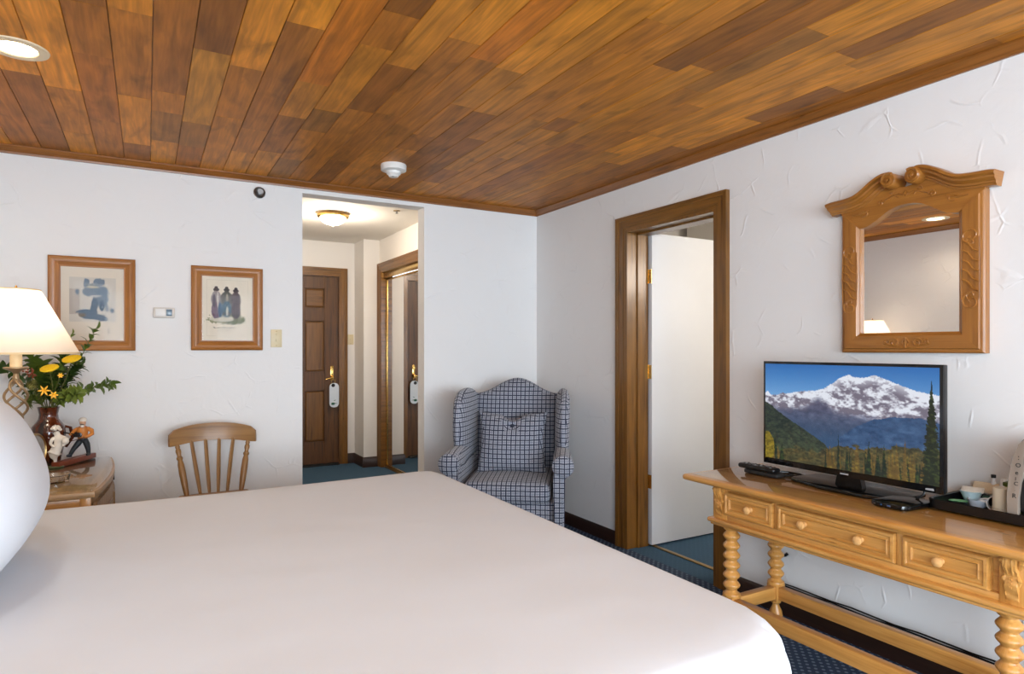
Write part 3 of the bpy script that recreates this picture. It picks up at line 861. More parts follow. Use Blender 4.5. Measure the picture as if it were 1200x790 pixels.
def mountain_image(w=420, h=240):
    def conv(x, y):
        t = (x - 70) / 798.; u = (t / 1.27) / ((1 - t) + t / 1.27)
        yt = 65 + 20 * t; yb = 512 + 128 * t
        return u, (y - yt) / (yb - yt)
    def line(pts):
        q = [conv(*p) for p in pts]; return np.interp(np.linspace(0, 1, w), [a for a, _ in q], [b for _, b in q])
    V = np.linspace(0, 1, h)[:, None] * np.ones((1, w)); U = np.linspace(0, 1, w)[None, :] * np.ones((h, 1))
    n1, n2, n3 = vnoise(h, w, 9, 1), vnoise(h, w, 28, 2), vnoise(h, w, 60, 3)
    img = np.zeros((h, w, 3))
    s = np.clip(V / .35, 0, 1)[..., None]
    img[:] = (1 - s) * np.array((38, 102, 172)) + s * np.array((112, 162, 212))
    sky = line([(70, 205), (85, 195), (110, 215), (150, 218), (185, 207), (230, 212), (260, 206), (320, 200), (380, 200), (430, 188), (470, 165), (510, 136), (545, 121), (575, 134), (610, 136), (655, 123), (690, 140), (740, 165), (790, 192), (830, 205), (868, 215)])
    jag = (np.random.RandomState(5).rand(w) - .5) * .012
    mt = V > (sky + jag)[None, :]
    depth = V - sky[None, :]
    rock = (n2 * .6 + n3 * .4)
    snow = np.array((222, 226, 236)) * np.ones((h, w, 1)); rk = np.array((112, 106, 122)) * np.ones((h, w, 1))
    slope = vnoise(h, w, 16, 33)
    k = np.clip((rock * .6 + slope * .4 - .43 - depth * .12) * 8, 0, 1)
    k = np.clip(k + np.clip((.10 - depth) * 8, 0, .8) * (U > .35), 0, 1)[..., None]
    m = snow * k + rk * (1 - k)
    img = np.where(mt[..., None], m, img)
    sl = line([(70, 250), (150, 262), (230, 270), (330, 265), (400, 222), (440, 240), (480, 285), (560, 300), (650, 318), (800, 312), (868, 320)])
    b = np.clip((V - sl[None, :] + (n2 - .5) * .10) * 14, 0, 1)
    bc = np.array((94, 96, 124)) * (1 - n1[..., None] * .3) + (n2[..., None] - .5) * 70
    bl_ = np.clip((V - .42) * 3, 0, 1)[..., None]; bc = bc * (1 - bl_) + np.array((44, 74, 108)) * bl_
    img = img * (1 - b[..., None]) + bc * b[..., None]
    hill = line([(70, 700), (480, 700), (500, 430), (580, 372), (650, 335), (730, 322), (810, 325), (868, 345)])
    g = V > hill[None, :] + (n3 - .5) * .02
    img = np.where(g[..., None], np.array((48, 78, 116)) + (n2[..., None] - .5) * 60, img)
    lf = line([(70, 246), (110, 262), (160, 295), (230, 335), (300, 372), (370, 415), (430, 455), (470, 500), (500, 600), (868, 700)])
    g = V > lf[None, :] + (n3 - .5) * .02
    gc = np.array((38, 50, 44)) * np.ones((h, w, 1)) + (n3[..., None] - .5) * np.array((60, 60, 30)) + np.clip(V - .6, 0, 1)[..., None] * np.array((70, 60, 20))
    img = np.where(g[..., None], gc, img)
    ff = line([(70, 505), (180, 480), (260, 470), (340, 485), (400, 500), (450, 480), (500, 470), (600, 470), (700, 470), (868, 470)])
    g = V > ff[None, :] + (n2 - .5) * .12
    fc = np.array((74, 68, 40)) * np.ones((h, w, 1)) * (.45 + n3[..., None] * 1.1) + (n2[..., None] - .5) * np.array((70, 40, 10))
    img = np.where(g[..., None], fc, img)
    r = np.random.RandomState(11)
    trees = [(500, 398, 620, 16, 0), (460, 462, 600, 22, 1), (580, 448, 620, 26, 1), (632, 435, 640, 28, 0), (690, 448, 640, 26, 0), (735, 440, 645, 26, 1), (762, 418, 650, 26, 1), (540, 470, 610, 22, 0), (845, 140, 660, 78, 0)]
    for k in range(80): trees.insert(0, (430 + r.rand() * 430, 470 + r.rand() * 70, 650, 12 + r.rand() * 16, r.rand() > .45))
    for k in range(26): trees.insert(0, (78 + r.rand() * 120 * r.rand(), 400 + r.rand() * 60, 530, 14 + r.rand() * 10, r.rand() > .35))
    for tx, ty, by, wd, kind in trees:
        u0, v0 = conv(tx, ty); _, v1 = conv(tx, by); uw = wd / 798 * 1.0 * (1.1 if tx < 500 else .95)
        f = np.clip((V - v0) / max(v1 - v0, .01), 0, 1)
        ed = uw * f * (.65 + .5 * np.abs(np.sin(f * 40 + n3 * 6))) * .6
        msk = (V > v0) & (np.abs(U - u0 + (n3 - .5) * .01) < ed)
        base = np.array((22, 36, 26)) if not kind else np.array((92, 72, 34))
        if tx == 845: base = np.array((20, 30, 18))
        lit = np.clip((U - u0) / max(uw, .01) * .9 + (n3 - .5) * 4, 0, 1)[..., None] * .7
        cc = base * (.7 + n2[..., None] * .6) + lit * np.array((50, 52, 12))
        img = np.where(msk[..., None], cc, img)
    u0, _ = conv(90, 450)
    msk = ((U - .02) / .045) ** 2 + ((V - .88) / .17) ** 2 < 1 + (n2 - .5)
    img = np.where(msk[..., None], np.array((120, 104, 30)) * (.5 + n3[..., None]), img)
    return img * 0.97


def three_figures(w=150, h=200):
    V, U = np.mgrid[0:h, 0:w]; U = U / (w - 1.); V = V / (h - 1.)
    img = np.ones((h, w, 3)) * np.array((226, 216, 198)); n = vnoise(h, w, 10, 8); n3 = vnoise(h, w, 40, 9)
    img += (n[..., None] - .5) * 10
    def el(cx_, cy, rx, ry, col, j=.25): mixc(img, np.clip((1 - ((U - cx_) / rx) ** 2 - ((V - cy) / ry) ** 2 + (n3 - .5) * j) * 12, 0, 1) * (.9 + .3 * (n3 - .5)), np.array(col) * .92)
    # oval ground with foliage
    el(.46, .66, .36, .075, (150, 152, 118), 2.2); el(.62, .69, .22, .05, (116, 124, 92), 2.5); el(.40, .655, .24, .05, (226, 218, 200), 1)
    def fig(cx_, hat, coat, skirt, top, bot, wd, low):
        el(cx_, top + .045, .035, .035, (190, 150, 120)); el(cx_, top + .02, .060, .028, hat); el(cx_, top - .005, .035, .03, hat)
        el(cx_, (top + bot) / 2 - .05, wd, (bot - top) * .30, coat, .5); el(cx_, bot - .09, wd * .95, .13, skirt, .5)
        el(cx_ - wd * .5, bot - .02, .03, .025, low); el(cx_ + wd * .4, bot - .02, .03, .025, low)
    fig(.28, (70, 66, 72), (158, 150, 152), (126, 110, 128), .19, .62, .100, (120, 96, 110))
    fig(.48, (78, 76, 74), (96, 96, 92), (70, 104, 124), .19, .60, .115, (96, 92, 88))
    fig(.66, (66, 58, 62), (92, 78, 84), (90, 74, 82), .20, .62, .100, (70, 66, 74))
    el(.36, .52, .05, .12, (66, 96, 124)); el(.24, .38, .03, .10, (110, 104, 116)); el(.31, .36, .018, .13, (214, 206, 196))
    el(.49, .33, .02, .06, (200, 190, 170)); el(.49, .54, .022, .08, (220, 214, 198))
    # caption and plate line
    g = (abs(V - .795) < .012) & (U > .22) & (U < .66) & (n3 > .50); mixc(img, g * .55, (110, 110, 96))
    g = (abs(V - .835) < .007) & (U > .30) & (U < .60) & (n3 > .46); mixc(img, g * .4, (140, 136, 124))
    for a in (.10, .90): mixc(img, (abs(U - a) < .005) & (V > .06) & (V < .92), (206, 196, 178))
    for a in (.06, .92): mixc(img, (abs(V - a) < .004) & (U > .10) & (U < .90), (206, 196, 178))
    return img


def blue_rider(w=170, h=210):
    V, U = np.mgrid[0:h, 0:w]; U = U / (w - 1.); V = V / (h - 1.)
    img = np.ones((h, w, 3)) * np.array((216, 206, 190)); n = vnoise(h, w, 8, 18); n3 = vnoise(h, w, 36, 19)
    mixc(img, (U > .14) & (U < .86) & (V > .14) & (V < .74), (198, 192, 182))
    mixc(img, (U > .14) & (U < .30) & (V > .30) & (V < .64), (176, 166, 156))
    def el(cx_, cy, rx, ry, col, j=.9): mixc(img, np.clip((1 - ((U - cx_) / rx) ** 2 - ((V - cy) / ry) ** 2 + (n3 - .5) * j) * 12, 0, 1) * .92, np.array(col) * .9)
    bl_, db = (112, 132, 152), (82, 106, 130)
    el(.60, .20, .09, .05, bl_, 1.6); el(.40, .22, .05, .06, bl_, 1.6); el(.50, .24, .12, .02, (150, 156, 160), 1)
    el(.56, .33, .19, .085, bl_); el(.64, .42, .10, .13, bl_); el(.44, .33, .10, .07, (128, 144, 160))
    el(.53, .50, .055, .09, db, .6); el(.64, .52, .045, .08, db, .6); el(.49, .57, .035, .05, db, .6)
    el(.50, .27, .10, .014, (214, 204, 178), .6); el(.54, .39, .09, .016, (206, 206, 204), .8)
    el(.26, .34, .03, .04, bl_); el(.42, .61, .16, .04, db, 1.6); el(.52, .67, .20, .04, db, 1.6); el(.64, .69, .09, .04, (92, 112, 134), 1.6)
    el(.72, .56, .03, .05, (130, 144, 158), 1.6); el(.80, .58, .04, .035, (110, 128, 146), 1.6); el(.34, .65, .06, .025, (120, 104, 86), 1)
    g = (abs(V - .86) < .03) & (abs(U - .76) < .03) & (n3 > .60); mixc(img, g * .6, (110, 104, 96))
    return img


def framed(name, label, x0, x1, z0, z1, fw, img, bmw, tilt=0.0, shear=0.0):
    t = thing(name, label, 'framed picture', ((x0 + x1) / 2, D - .002, z0), group=None)
    for a, (p, q, r_, s_) in enumerate((((x0, z0), (x1, z0), (x1 - fw, z0 + fw), (x0 + fw, z0 + fw)), ((x1, z0), (x1, z1), (x1 - fw, z1 - fw), (x1 - fw, z0 + fw)),
                                        ((x1, z1), (x0, z1), (x0 + fw, z1 - fw), (x1 - fw, z1 - fw)), ((x0, z1), (x0, z0), (x0 + fw, z0 + fw), (x0 + fw, z1 - fw)))):
        b = B(); rows = []
        prof = ((0, .004), (0, .020), (.12, .026), (.30, .022), (.42, .022), (.60, .017), (.88, .012), (.92, .016), (1.0, .016), (1.0, .004))
        for (o_, i_) in ((p, s_), (q, r_)):
            rows.append([b.bm.verts.new((o_[0] + (i_[0] - o_[0]) * f, D - .002 - d, o_[1] + (i_[1] - o_[1]) * f)) for f, d in prof])
        k = len(prof)
        for i in range(k): b.bm.faces.new((rows[0][i], rows[0][(i + 1) % k], rows[1][(i + 1) % k], rows[1][i]))
        b.bm.faces.new(rows[0][::-1]); b.bm.faces.new(rows[1])
        b.obj('frame_rail', M['frame'], t)
    i0, i1, j0, j1 = x0 + fw - .004, x1 - fw + .004, z0 + fw - .004, z1 - fw + .004
    B().box(i0, i1, D - .008, D - .003, j0, j1).obj('backing', M['white'], t)
    paint_grid('print', img, (i0, D - .0095, j1), (i1, D - .0095, j1), (i0, D - .0095, j0), vcol('printed_paper_' + bmw, .8), t)
    B().box(i0, i1, D - .0125, D - .011, j0, j1).obj('glazing', M['pictureglass'], t)
    return t


framed('framed_print', 'wood framed print of a blue rider shape, left of the thermostat, partly behind flowers', -.470, -.057, 1.275, 1.800, .058, blue_rider(), 'a')
framed('framed_print', 'wood framed print of three standing figures in hats, right of the thermostat', .231, .636, 1.277, 1.788, .060, three_figures(), 'b')

# ------------------------------------------------------------------ carved wall mirror (right wall), outlines in (y, z)
mr = thing('wall_mirror', 'carved wooden wall mirror with a swan-neck scrolled top, hung above the television', 'mirror', (R, 1.465, 1.27))
yc = 1.447
MW = M['mirrorwood']
ya, yb, za, zb = 1.169, 1.722, 1.271, 1.871
ia, ib, ja, jb = 1.256, 1.640, 1.353, 1.800
X0 = R - .002
B().box(X0 - .012, X0, ya + .01, yb - .01, za + .01, 1.88).obj('backing', MW, mr)
B().prism([(ia - .008, ja - .008), (ib + .008, ja - .008), (ib + .008, jb + .02), (yc + .1, 1.872), (yc - .1, 1.872), (ia - .008, jb + .02)], X0 - .016, X0 - .0125, 'X').obj('mirror_glass', M['mirror'], mr, smooth=False)
def stile(p, q, r_, s_, name):
    b = B(); rows = []
    prof = ((0, .0), (0, .030), (.06, .034), (.18, .034), (.22, .040), (.84, .040), (.90, .034), (1.0, .030), (1.0, .0))
    for o_, i_ in ((p, s_), (q, r_)):
        rows.append([b.bm.verts.new((X0 - d, o_[0] + (i_[0] - o_[0]) * f, o_[1] + (i_[1] - o_[1]) * f)) for f, d in prof])
    k = len(prof)
    for i in range(k): b.bm.faces.new((rows[0][i], rows[0][(i + 1) % k], rows[1][(i + 1) % k], rows[1][i]))
    b.bm.faces.new(rows[0][::-1]); b.bm.faces.new(rows[1]); b.obj(name, MW, mr)
stile((yb, za), (ya, za), (ia, ja), (ib, ja), 'bottom_rail')
stile((yb, zb), (yb, za), (ib, ja), (ib, jb), 'side_stile')
stile((ya, za), (ya, zb), (ia, jb), (ia, ja), 'side_stile')


def smooth_path(P, n=10):
    o = []
    for i in range(len(P) - 1):
        p0, p1, p2, p3 = P[max(i - 1, 0)], P[i], P[i + 1], P[min(i + 2, len(P) - 1)]
        for k in range(n):
            t = k / n
            o.append(tuple(.5 * ((2 * b_) + (-a + c) * t + (2 * a - 5 * b_ + 4 * c - d) * t * t + (-a + 3 * b_ - 3 * c + d) * t ** 3) for a, b_, c, d in zip(p0, p1, p2, p3)))
    o.append(tuple(P[-1])); return o


# half outlines, s = distance from the centre line
arch = smooth_path([(.1965, jb), (.165, .002 + jb), (.125, jb + .020), (.075, jb + .052), (.035, jb + .066), (0, jb + .069)], 6)
neck = smooth_path([(.326, 1.925), (.300, 1.929), (.250, 1.931), (.205, 1.937), (.170, 1.953), (.135, 1.977), (.100, 1.996), (.070, 2.004), (.047, 2.001), (.026, 1.984)], 5)
full_arch = [(yc + s_, z) for s_, z in arch] + [(yc - s_, z) for s_, z in arch[::-1][1:]]
# head board between arch and cornice
headtop = smooth_path([(.276, 1.885), (.225, 1.893), (.175, 1.910), (.135, 1.940), (.095, 1.955), (.04, 1.945), (0, 1.938)], 6)
fht = [(yc + s_, z) for s_, z in headtop] + [(yc - s_, z) for s_, z in headtop[::-1][1:]]
fht_s = sorted(fht); ar_s = sorted(full_arch)
YS = sorted({ya, yb, ia, ib} | {ya + (yb - ya) * q / 40 for q in range(41)})
hb_top = [(y, float(np.interp(y, [p[0] for p in fht_s], [p[1] for p in fht_s]))) for y in YS]
hb_bot = [(y, float(np.interp(y, [ya, ia] + [p[0] for p in ar_s] + [ib, yb], [zb, jb] + [p[1] for p in ar_s] + [jb, zb]))) for y in YS]
hb = B().strip(hb_top, hb_bot, X0 - .036, X0 - .002, 'X')
hb.obj('head_board', MW, mr)
for sg in (1, -1):
    P = [(yc + sg * s_, z) for s_, z in neck]
    def offs(P, d):
        o = []
        for i, p in enumerate(P):
            a = Vector(P[max(i - 1, 0)]); c = Vector(P[min(i + 1, len(P) - 1)]); t = (c - a).normalized(); nn = Vector((-t.y, t.x))
            if nn.y > 0: nn = -nn
            o.append((p[0] + nn.x * d, p[1] + nn.y * d))
        return o
    cb = B(); rings = []
    prof = ((0, .004), (0, .074), (.003, .079), (.012, .079), (.015, .074), (.019, .068), (.026, .066), (.031, .058), (.036, .050), (.043, .048), (.046, .042), (.052, .040), (.052, .004))
    rowsP = [offs(P, d) for d, _ in prof]
    for i in range(len(P)): rings.append([cb.bm.verts.new((X0 - dep, rowsP[k][i][0], rowsP[k][i][1])) for k, (d, dep) in enumerate(prof)])
    for a, c in zip(rings, rings[1:]):
        for k in range(len(prof)): cb.bm.faces.new((a[k], a[(k + 1) % len(prof)], c[(k + 1) % len(prof)], c[k]))
    cb.bm.faces.new(rings[0][::-1]); cb.bm.faces.new(rings[-1])
    co_ = cb.obj('cornice', MW, mr)
    cy, cz = yc + sg * .047, 1.967
    sb = B().lathe([(.031, X0 - .002), (.031, X0 - .078), (.027, X0 - .084), (.0, X0 - .084)], (0, cy, cz), 28, axis='X')
    sp_ = [(X0 - .086, cy + sg * (.029 - .0012 * k) * math.cos(2.2 - k * .42), cz + (.029 - .0012 * k) * math.sin(2.2 - k * .42)) for k in range(22)]
    sb.tube(sp_, [.0062 - .00015 * k for k in range(22)], 6)
    sb.lathe([(.007, X0 - .080), (.006, X0 - .092), (0, X0 - .094)], (0, cy, cz), 12, axis='X')
    sb.obj('scroll', MW, mr)


def scrollwork(b, cy, cz, s_, kind):
    def T(pts, r=.0032): b.tube([(X0 - .0405 if kind != 'head' else X0 - .037, cy + p[0] * s_, cz + p[1] * s_) for p in pts], r, 6)
    def sp(c0, c1, r0, a0, turns, d): return [(c0 + r0 * (1 - .75 * k / 14) * math.cos(a0 + d * turns * 2 * PI * k / 14), c1 + r0 * (1 - .75 * k / 14) * math.sin(a0 + d * turns * 2 * PI * k / 14)) for k in range(15)]
    if kind == 'side':
        for sg in (1, -1): T(sp(0, sg * .074, .020, -sg * PI / 2, 1.2, sg)); T(sp(0, sg * .060, .011, sg * PI / 2, 1.0, -sg), .0025)
        for q in range(5): T([(-.016, -.052 + q * .022), (-.004, -.046 + q * .022), (.006, -.030 + q * .022), (.017, -.024 + q * .022)], .0040)
        T([(-.019, -.07), (-.021, 0), (-.019, .07)], .002); T([(.019, -.07), (.021, 0), (.019, .07)], .002)
    elif kind == 'bottom':
        for sg in (1, -1): T(sp(sg * .045, 0, .020, PI * (sg < 0), 1.3, sg)); T(sp(sg * .078, .004, .011, PI * (sg > 0), 1.1, -sg), .0026); T([(sg * .004, -.012), (sg * .016, 0), (sg * .004, .014)], .003)
        T([(0, -.020), (0, .020)], .0045); T([(-.09, -.004), (-.03, -.019), (.03, -.019), (.09, -.004)], .0022)
    else:
        for sg in (1, -1):
            T(sp(sg * .10, -.012, .014, PI * (sg > 0), 1.2, -sg)); T([(sg * .012, .004), (sg * .03, .012), (sg * .055, .006), (sg * .086, -.006)], .0036)
            T(sp(sg * .056, .020, .009, 0, 1.1, sg), .0026); T([(sg * .03, -.002), (sg * .042, .010)], .0030)
        T([(-.010, .008), (0, .018), (.010, .008), (0, -.002), (-.010, .008)], .0034)


for cy, cz, kind, s_ in ((1.681, 1.585, 'side', 1.65), (1.2125, 1.585, 'side', 1.65), (yc, 1.312, 'bottom', 1.0), (yc, 1.903, 'head', 1.0)):
    b = B(); scrollwork(b, cy, cz, s_, kind); b.obj('carved_scrollwork', MW, mr)
for sg in (1, -1):
    b = B(); X_ = X0 - .037
    b.tube([(X_, yc + sg * (.175 + .018 * math.cos(k * .5)), 1.858 + .012 * math.sin(k * .5)) for k in range(11)], .003, 6)
    b.tube([(X_, yc + sg * .150, 1.872), (X_, yc + sg * .19, 1.858), (X_, yc + sg * .225, 1.862)], .003, 6)
    b.obj('carved_scrollwork', MW, mr)

# ------------------------------------------------------------------ console table
ct = thing('console_table', 'long honey pine console table with three drawers, bobbin-turned legs and low stretchers', 'table', (2.39, 1.43, 0))
P_ = M['pine']
TX0, TX1, TY0, TY1 = 2.118, 2.664, .715, 2.150
B().box(TX0, TX1, TY0, TY1, .692, .7185, .011, seg=4).obj('table_top', P_, ct)
B().box(TX0 + .028, TX1 - .004, TY0 + .03, TY1 - .03, .7186, .7216, .001).obj('glass_sheet', M['tableglass'], ct)
fx = 2.176; bx_ = 2.628; AY0, AY1 = .853, 2.012
# apron: back, sides, front rails and stiles
B().box(bx_ - .02, bx_, AY0 + .05, AY1 - .05, .545, .692).obj('back_apron', P_, ct)
for y in (AY0 + .012, AY1 - .032): B().box(fx + .05, bx_ - .05, y, y + .02, .545, .692).obj('side_apron', P_, ct)
B().box(fx + .02, fx + .034, AY0 + .04, AY1 - .04, .545, .692).obj('front_apron', P_, ct)
B().box(fx, fx + .03, AY0 + .04, AY1 - .04, .672, .692, .002).obj('front_rail', P_, ct)
B().box(fx, fx + .03, AY0 + .04, AY1 - .04, .545, .567, .002).obj('front_rail', P_, ct)
for y0, y1 in ((1.683, 1.700), (1.200, 1.220)): B().box(fx, fx + .03, y0, y1, .567, .672, .002).obj('drawer_divider', P_, ct)
for cx_, cy in ((fx + .0325, AY0 + .0345), (fx + .0325, AY1 - .0345), (bx_ - .0325, AY0 + .0345), (bx_ - .0325, AY1 - .0345)):
    B().box(cx_ - .035, cx_ + .035, cy - .037, cy + .037, .545, .692, .003).obj('corner_block', P_, ct)
B().box(fx - .022, bx_ + .02, AY0 - .024, AY1 + .024, .525, .545, .008, seg=3).obj('ledge_moulding', P_, ct)
B().box(fx - .012, bx_ + .012, AY0 - .013, AY1 + .013, .514, .526, .005).obj('ledge_moulding', P_, ct)


def drawer(y0, y1, z0, z1, knobs):
    b = B(); fxx = fx - .002
    n = ((0, .004), (.004, .010), (.012, .012), (.016, .006), (.024, .006), (.028, .010), (.033, .002))
    rings = []
    for f, d in n:
        rings.append([b.bm.verts.new((fxx - d, a, c)) for a, c in ((y0 + f, z0 + f), (y1 - f, z0 + f), (y1 - f, z1 - f), (y0 + f, z1 - f))])
    back = [b.bm.verts.new((fxx + .02, a, c)) for a, c in ((y0, z0), (y1, z0), (y1, z1), (y0, z1))]
    rings.insert(0, back)
    for a, c in zip(rings, rings[1:]):
        for i in range(4): b.bm.faces.new((a[i], a[(i + 1) % 4], c[(i + 1) % 4], c[i]))
    b.bm.faces.new(rings[-1]); b.bm.faces.new(back[::-1])
    d = b.obj('drawer', P_, ct)
    for ky in knobs:
        B().lathe([(.010, -fxx + .002), (.008, -fxx + .010), (.007, -fxx + .014), (.013, -fxx + .018), (.0165, -fxx + .026), (.014, -fxx + .033), (.006, -fxx + .037), (0, -fxx + .038)],
                  (0, 0, 0), 18, axis='X').obj('knob', M['knob'], d, xf=Matrix.Translation((0, ky, (z0 + z1) / 2)) @ Matrix.Diagonal((-1, 1, 1, 1)))


drawer(1.702, 1.950, .569, .670, (1.812,))
drawer(1.222, 1.681, .569, .670, (1.562, 1.340))
drawer(.947, 1.198, .569, .670, (1.080,))
# carved acanthus brackets on the front corner blocks
for cy in (AY0 + .036, AY1 - .036):
    b = B()
    prof = smooth_path([(.0, .690), (.020, .688), (.028, .672), (.026, .655), (.014, .640), (.012, .625), (.017, .610), (.014, .592), (.006, .578), (.008, .566), (.0, .556)], 4)
    b.prism([(fx - d, z) for d, z in prof] + [(fx + .01, .556), (fx + .01, .690)], cy - .016, cy + .016, 'Y', bev=.003)
    for sgn in (-1, 1):
        b.tube([(fx - .002, cy + sgn * .020, .688), (fx - .012, cy + sgn * .026, .672), (fx - .006, cy + sgn * .018, .655)], [.006, .008, .004], 8)
        b.tube([(fx - .002, cy + sgn * .010, .640), (fx - .010, cy + sgn * .020, .622), (fx - .004, cy + sgn * .014, .604), (fx, cy + sgn * .006, .585)], [.004, .007, .005, .003], 8)
        b.tube([(fx - .026, cy + sgn * .006, .682), (fx - .028, cy + sgn * .008, .66), (fx - .015, cy + sgn * .006, .636)], .0028, 6)
    for k in range(3): b.lathe([(.004, -.003), (.004, .003)], (fx - .016, cy, .600 + .012 * k), 8, axis='Y')
    b.obj('carved_bracket', P_, ct)


def bobbin_leg(x, y):
    z = [(.018, .000), (.024, .004), (.030, .030), (.031, .060), (.027, .090), (.016, .112), (.014, .122), (.022, .130), (.022, .138)]
    foot = B().lathe(z, (x, y, 0), 24)
    leg = foot.obj('leg', P_, ct)
    B().box(x - .028, x + .028, y - .028, y + .028, .138, .215, .003).obj('leg_block', P_, leg)
    pr = [(.036, .213), (.038, .220), (.036, .226), (.028, .230), (.024, .236), (.021, .240)]
    zb_ = .262
    for k in range(6):
        zc = zb_ + k * .0425
        for a in range(-4, 5):
            t = a / 4
            pr.append((.0225 + .0135 * (math.cos(t * PI) * .5 + .5) ** .8, zc + t * .0205))
    pr += [(.023, .498), (.030, .502), (.034, .508), (.036, .514)]
    B().lathe(pr, (x, y, 0), 24).obj('turned_post', P_, leg)


LX0, LX1, LY0, LY1 = 2.210, 2.500, .912, 1.945
for x in (LX0, LX1):
    for y in (LY0, LY1): bobbin_leg(x, y)
for x in (LX0, LX1): B().box(x - .020, x + .020, LY0 + .026, LY1 - .026, .150, .206, .003).obj('stretcher', P_, ct)
for y in (LY0, LY1): B().box(LX0 + .026, LX1 - .026, y - .019, y + .019, .150, .206, .003).obj('stretcher', P_, ct)

# cables and raceway on the wall behind the console
rc = thing('cable_raceway', 'dark cable raceway with cables along the wall behind the console table', 'cable', (R, 1.33, .10))
B().box(R - .022, R - .001, .55, 2.085, .104, .135, .004).obj('raceway', M['basewood'], rc)
for k, (dz, dx) in enumerate(((.142, .008), (.150, .005), (.141, .018))):
    B().tube([(R - dx - .002 * math.sin(j * 1.3 + k), .56 + j * .095, dz + .0025 * math.sin(j * 2.1 + k * 2)) for j in range(17)], .0035, 6).obj('cable', M['black'], rc)
cs = thing('cable_hook', 'small black cable hook on the wall under the console table', 'hook', (R, 2.045, .285))
B().tube([(R - .001, 2.075, .302), (R - .018, 2.070, .294), (R - .024, 2.045, .286), (R - .018, 2.020, .294), (R - .012, 2.012, .304)], .007, 8).obj('hook', M['black'], cs)

# ------------------------------------------------------------------ television
tv = thing('television', 'flat black television showing a snowy mountain, standing on the console table', 'television', (2.47, 1.56, .7216))
VX, VY0, VY1, VZ0, VZ1 = 2.430, 1.200, 1.953, .774, 1.231
B().box(VX, VX + .028, VY0, VY1, VZ0, VZ1, .004).obj('housing', M['black'], tv)
B().box(VX + .026, VX + .062, VY0 + .12, VY1 - .12, VZ0 + .03, VZ1 - .16, .012).obj('rear_cover', M['blackmat'], tv)
B().prism([(VY0, VZ0), (VY1, VZ0), (VY1, VZ1), (VY0, VZ1)], VX - .003, VX + .001, 'X', bev=.001).obj('bezel', M['blackgloss'], tv)
scr = paint_grid('screen', mountain_image(), (VX - .0035, VY1 - .010, VZ1 - .011), (VX - .0035, VY0 + .012, VZ1 - .011), (VX - .0035, VY1 - .010, VZ0 + .026), vcol('lit_screen', .25, emit=.92, base=0), tv)
B().prism([(1.62, .7216), (1.50, .7216), (1.515, VZ0 + .02), (1.605, VZ0 + .02)], VX + .012, VX + .040, 'X').obj('stand_neck', M['blackgloss'], tv)
sbm = B().prism([(2.352, 1.47), (2.362, 1.44), (2.40, 1.335), (2.43, 1.325), (2.575, 1.335), (2.59, 1.36), (2.59, 1.77), (2.575, 1.795), (2.43, 1.805), (2.40, 1.79), (2.352, 1.62)], .7218, .7355, 'Z', bev=.004)
sbm.obj('stand_base', M['blackgloss'], tv)
gl_ = plain('grey_print', (168, 168, 170), .4)
B().prism([(VY0 + .030, VZ0 + .008), (VY0 + .060, VZ0 + .008), (VY0 + .058, VZ0 + .014), (VY0 + .032, VZ0 + .016)], VX - .0036, VX - .003, 'X').obj('logo', gl_, tv)
B().prism([(1.55, VZ0 + .009), (1.585, VZ0 + .009), (1.585, VZ0 + .014), (1.55, VZ0 + .014)], VX - .0036, VX - .003, 'X').obj('logo', gl_, tv)

# remote, receiver and streaming box on the table
rm = thing('remote_control', 'black remote control lying left of the television', 'remote control', (2.39, 1.96, .742), 0)
b = B().rbox((2.40, 1.958, .7505), (.026, .098, .011), .010, n=6); b.obj('shell', M['black'], rm)
for i in range(8):
    for j in range(3): B().lathe([(.0045, .7610), (.0042, .7632), (0, .7634)], (2.386 + j * .014, 1.885 + i * .020, 0), 8).obj('button', gl_ if (i + j) % 4 == 0 else M['blackmat'], rm)
rb = thing('receiver_box', 'flat black receiver box lying under the remote control', 'receiver', (2.41, 1.93, .7216))
B().box(2.375, 2.440, 1.845, 2.02, .7218, .7390, .005).obj('case', M['blackmat'], rb)
B().tube([(2.43, 1.85, .731), (2.46, 1.82, .730), (2.50, 1.80, .728), (2.53, 1.84, .727), (2.53, 1.90, .726), (2.50, 1.93, .727), (2.44, 1.93, .728)], .005, 8).obj('cable', M['black'], rb)
st_ = thing('streaming_box', 'small flat black box on the table in front of the right end of the television', 'set-top box', (2.37, 1.29, .7216))
b = B().prism([(2.285, 1.36), (2.278, 1.325), (2.283, 1.262), (2.300, 1.250), (2.45, 1.238), (2.475, 1.252), (2.445, 1.345), (2.42, 1.375), (2.30, 1.380)], .7218, .7400, 'Z', bev=.004)
b.obj('case', M['blackgloss'], st_)
B().box(2.279, 2.2805, 1.300, 1.335, .729, .734).obj('display', plain('blue_glow', (60, 90, 130), .2), st_)
B().tube([(2.44, 1.30, .736), (2.465, 1.285, .755), (2.475, 1.28, .80), (2.47, 1.28, .83)], .004, 8).obj('cable', M['black'], st_)

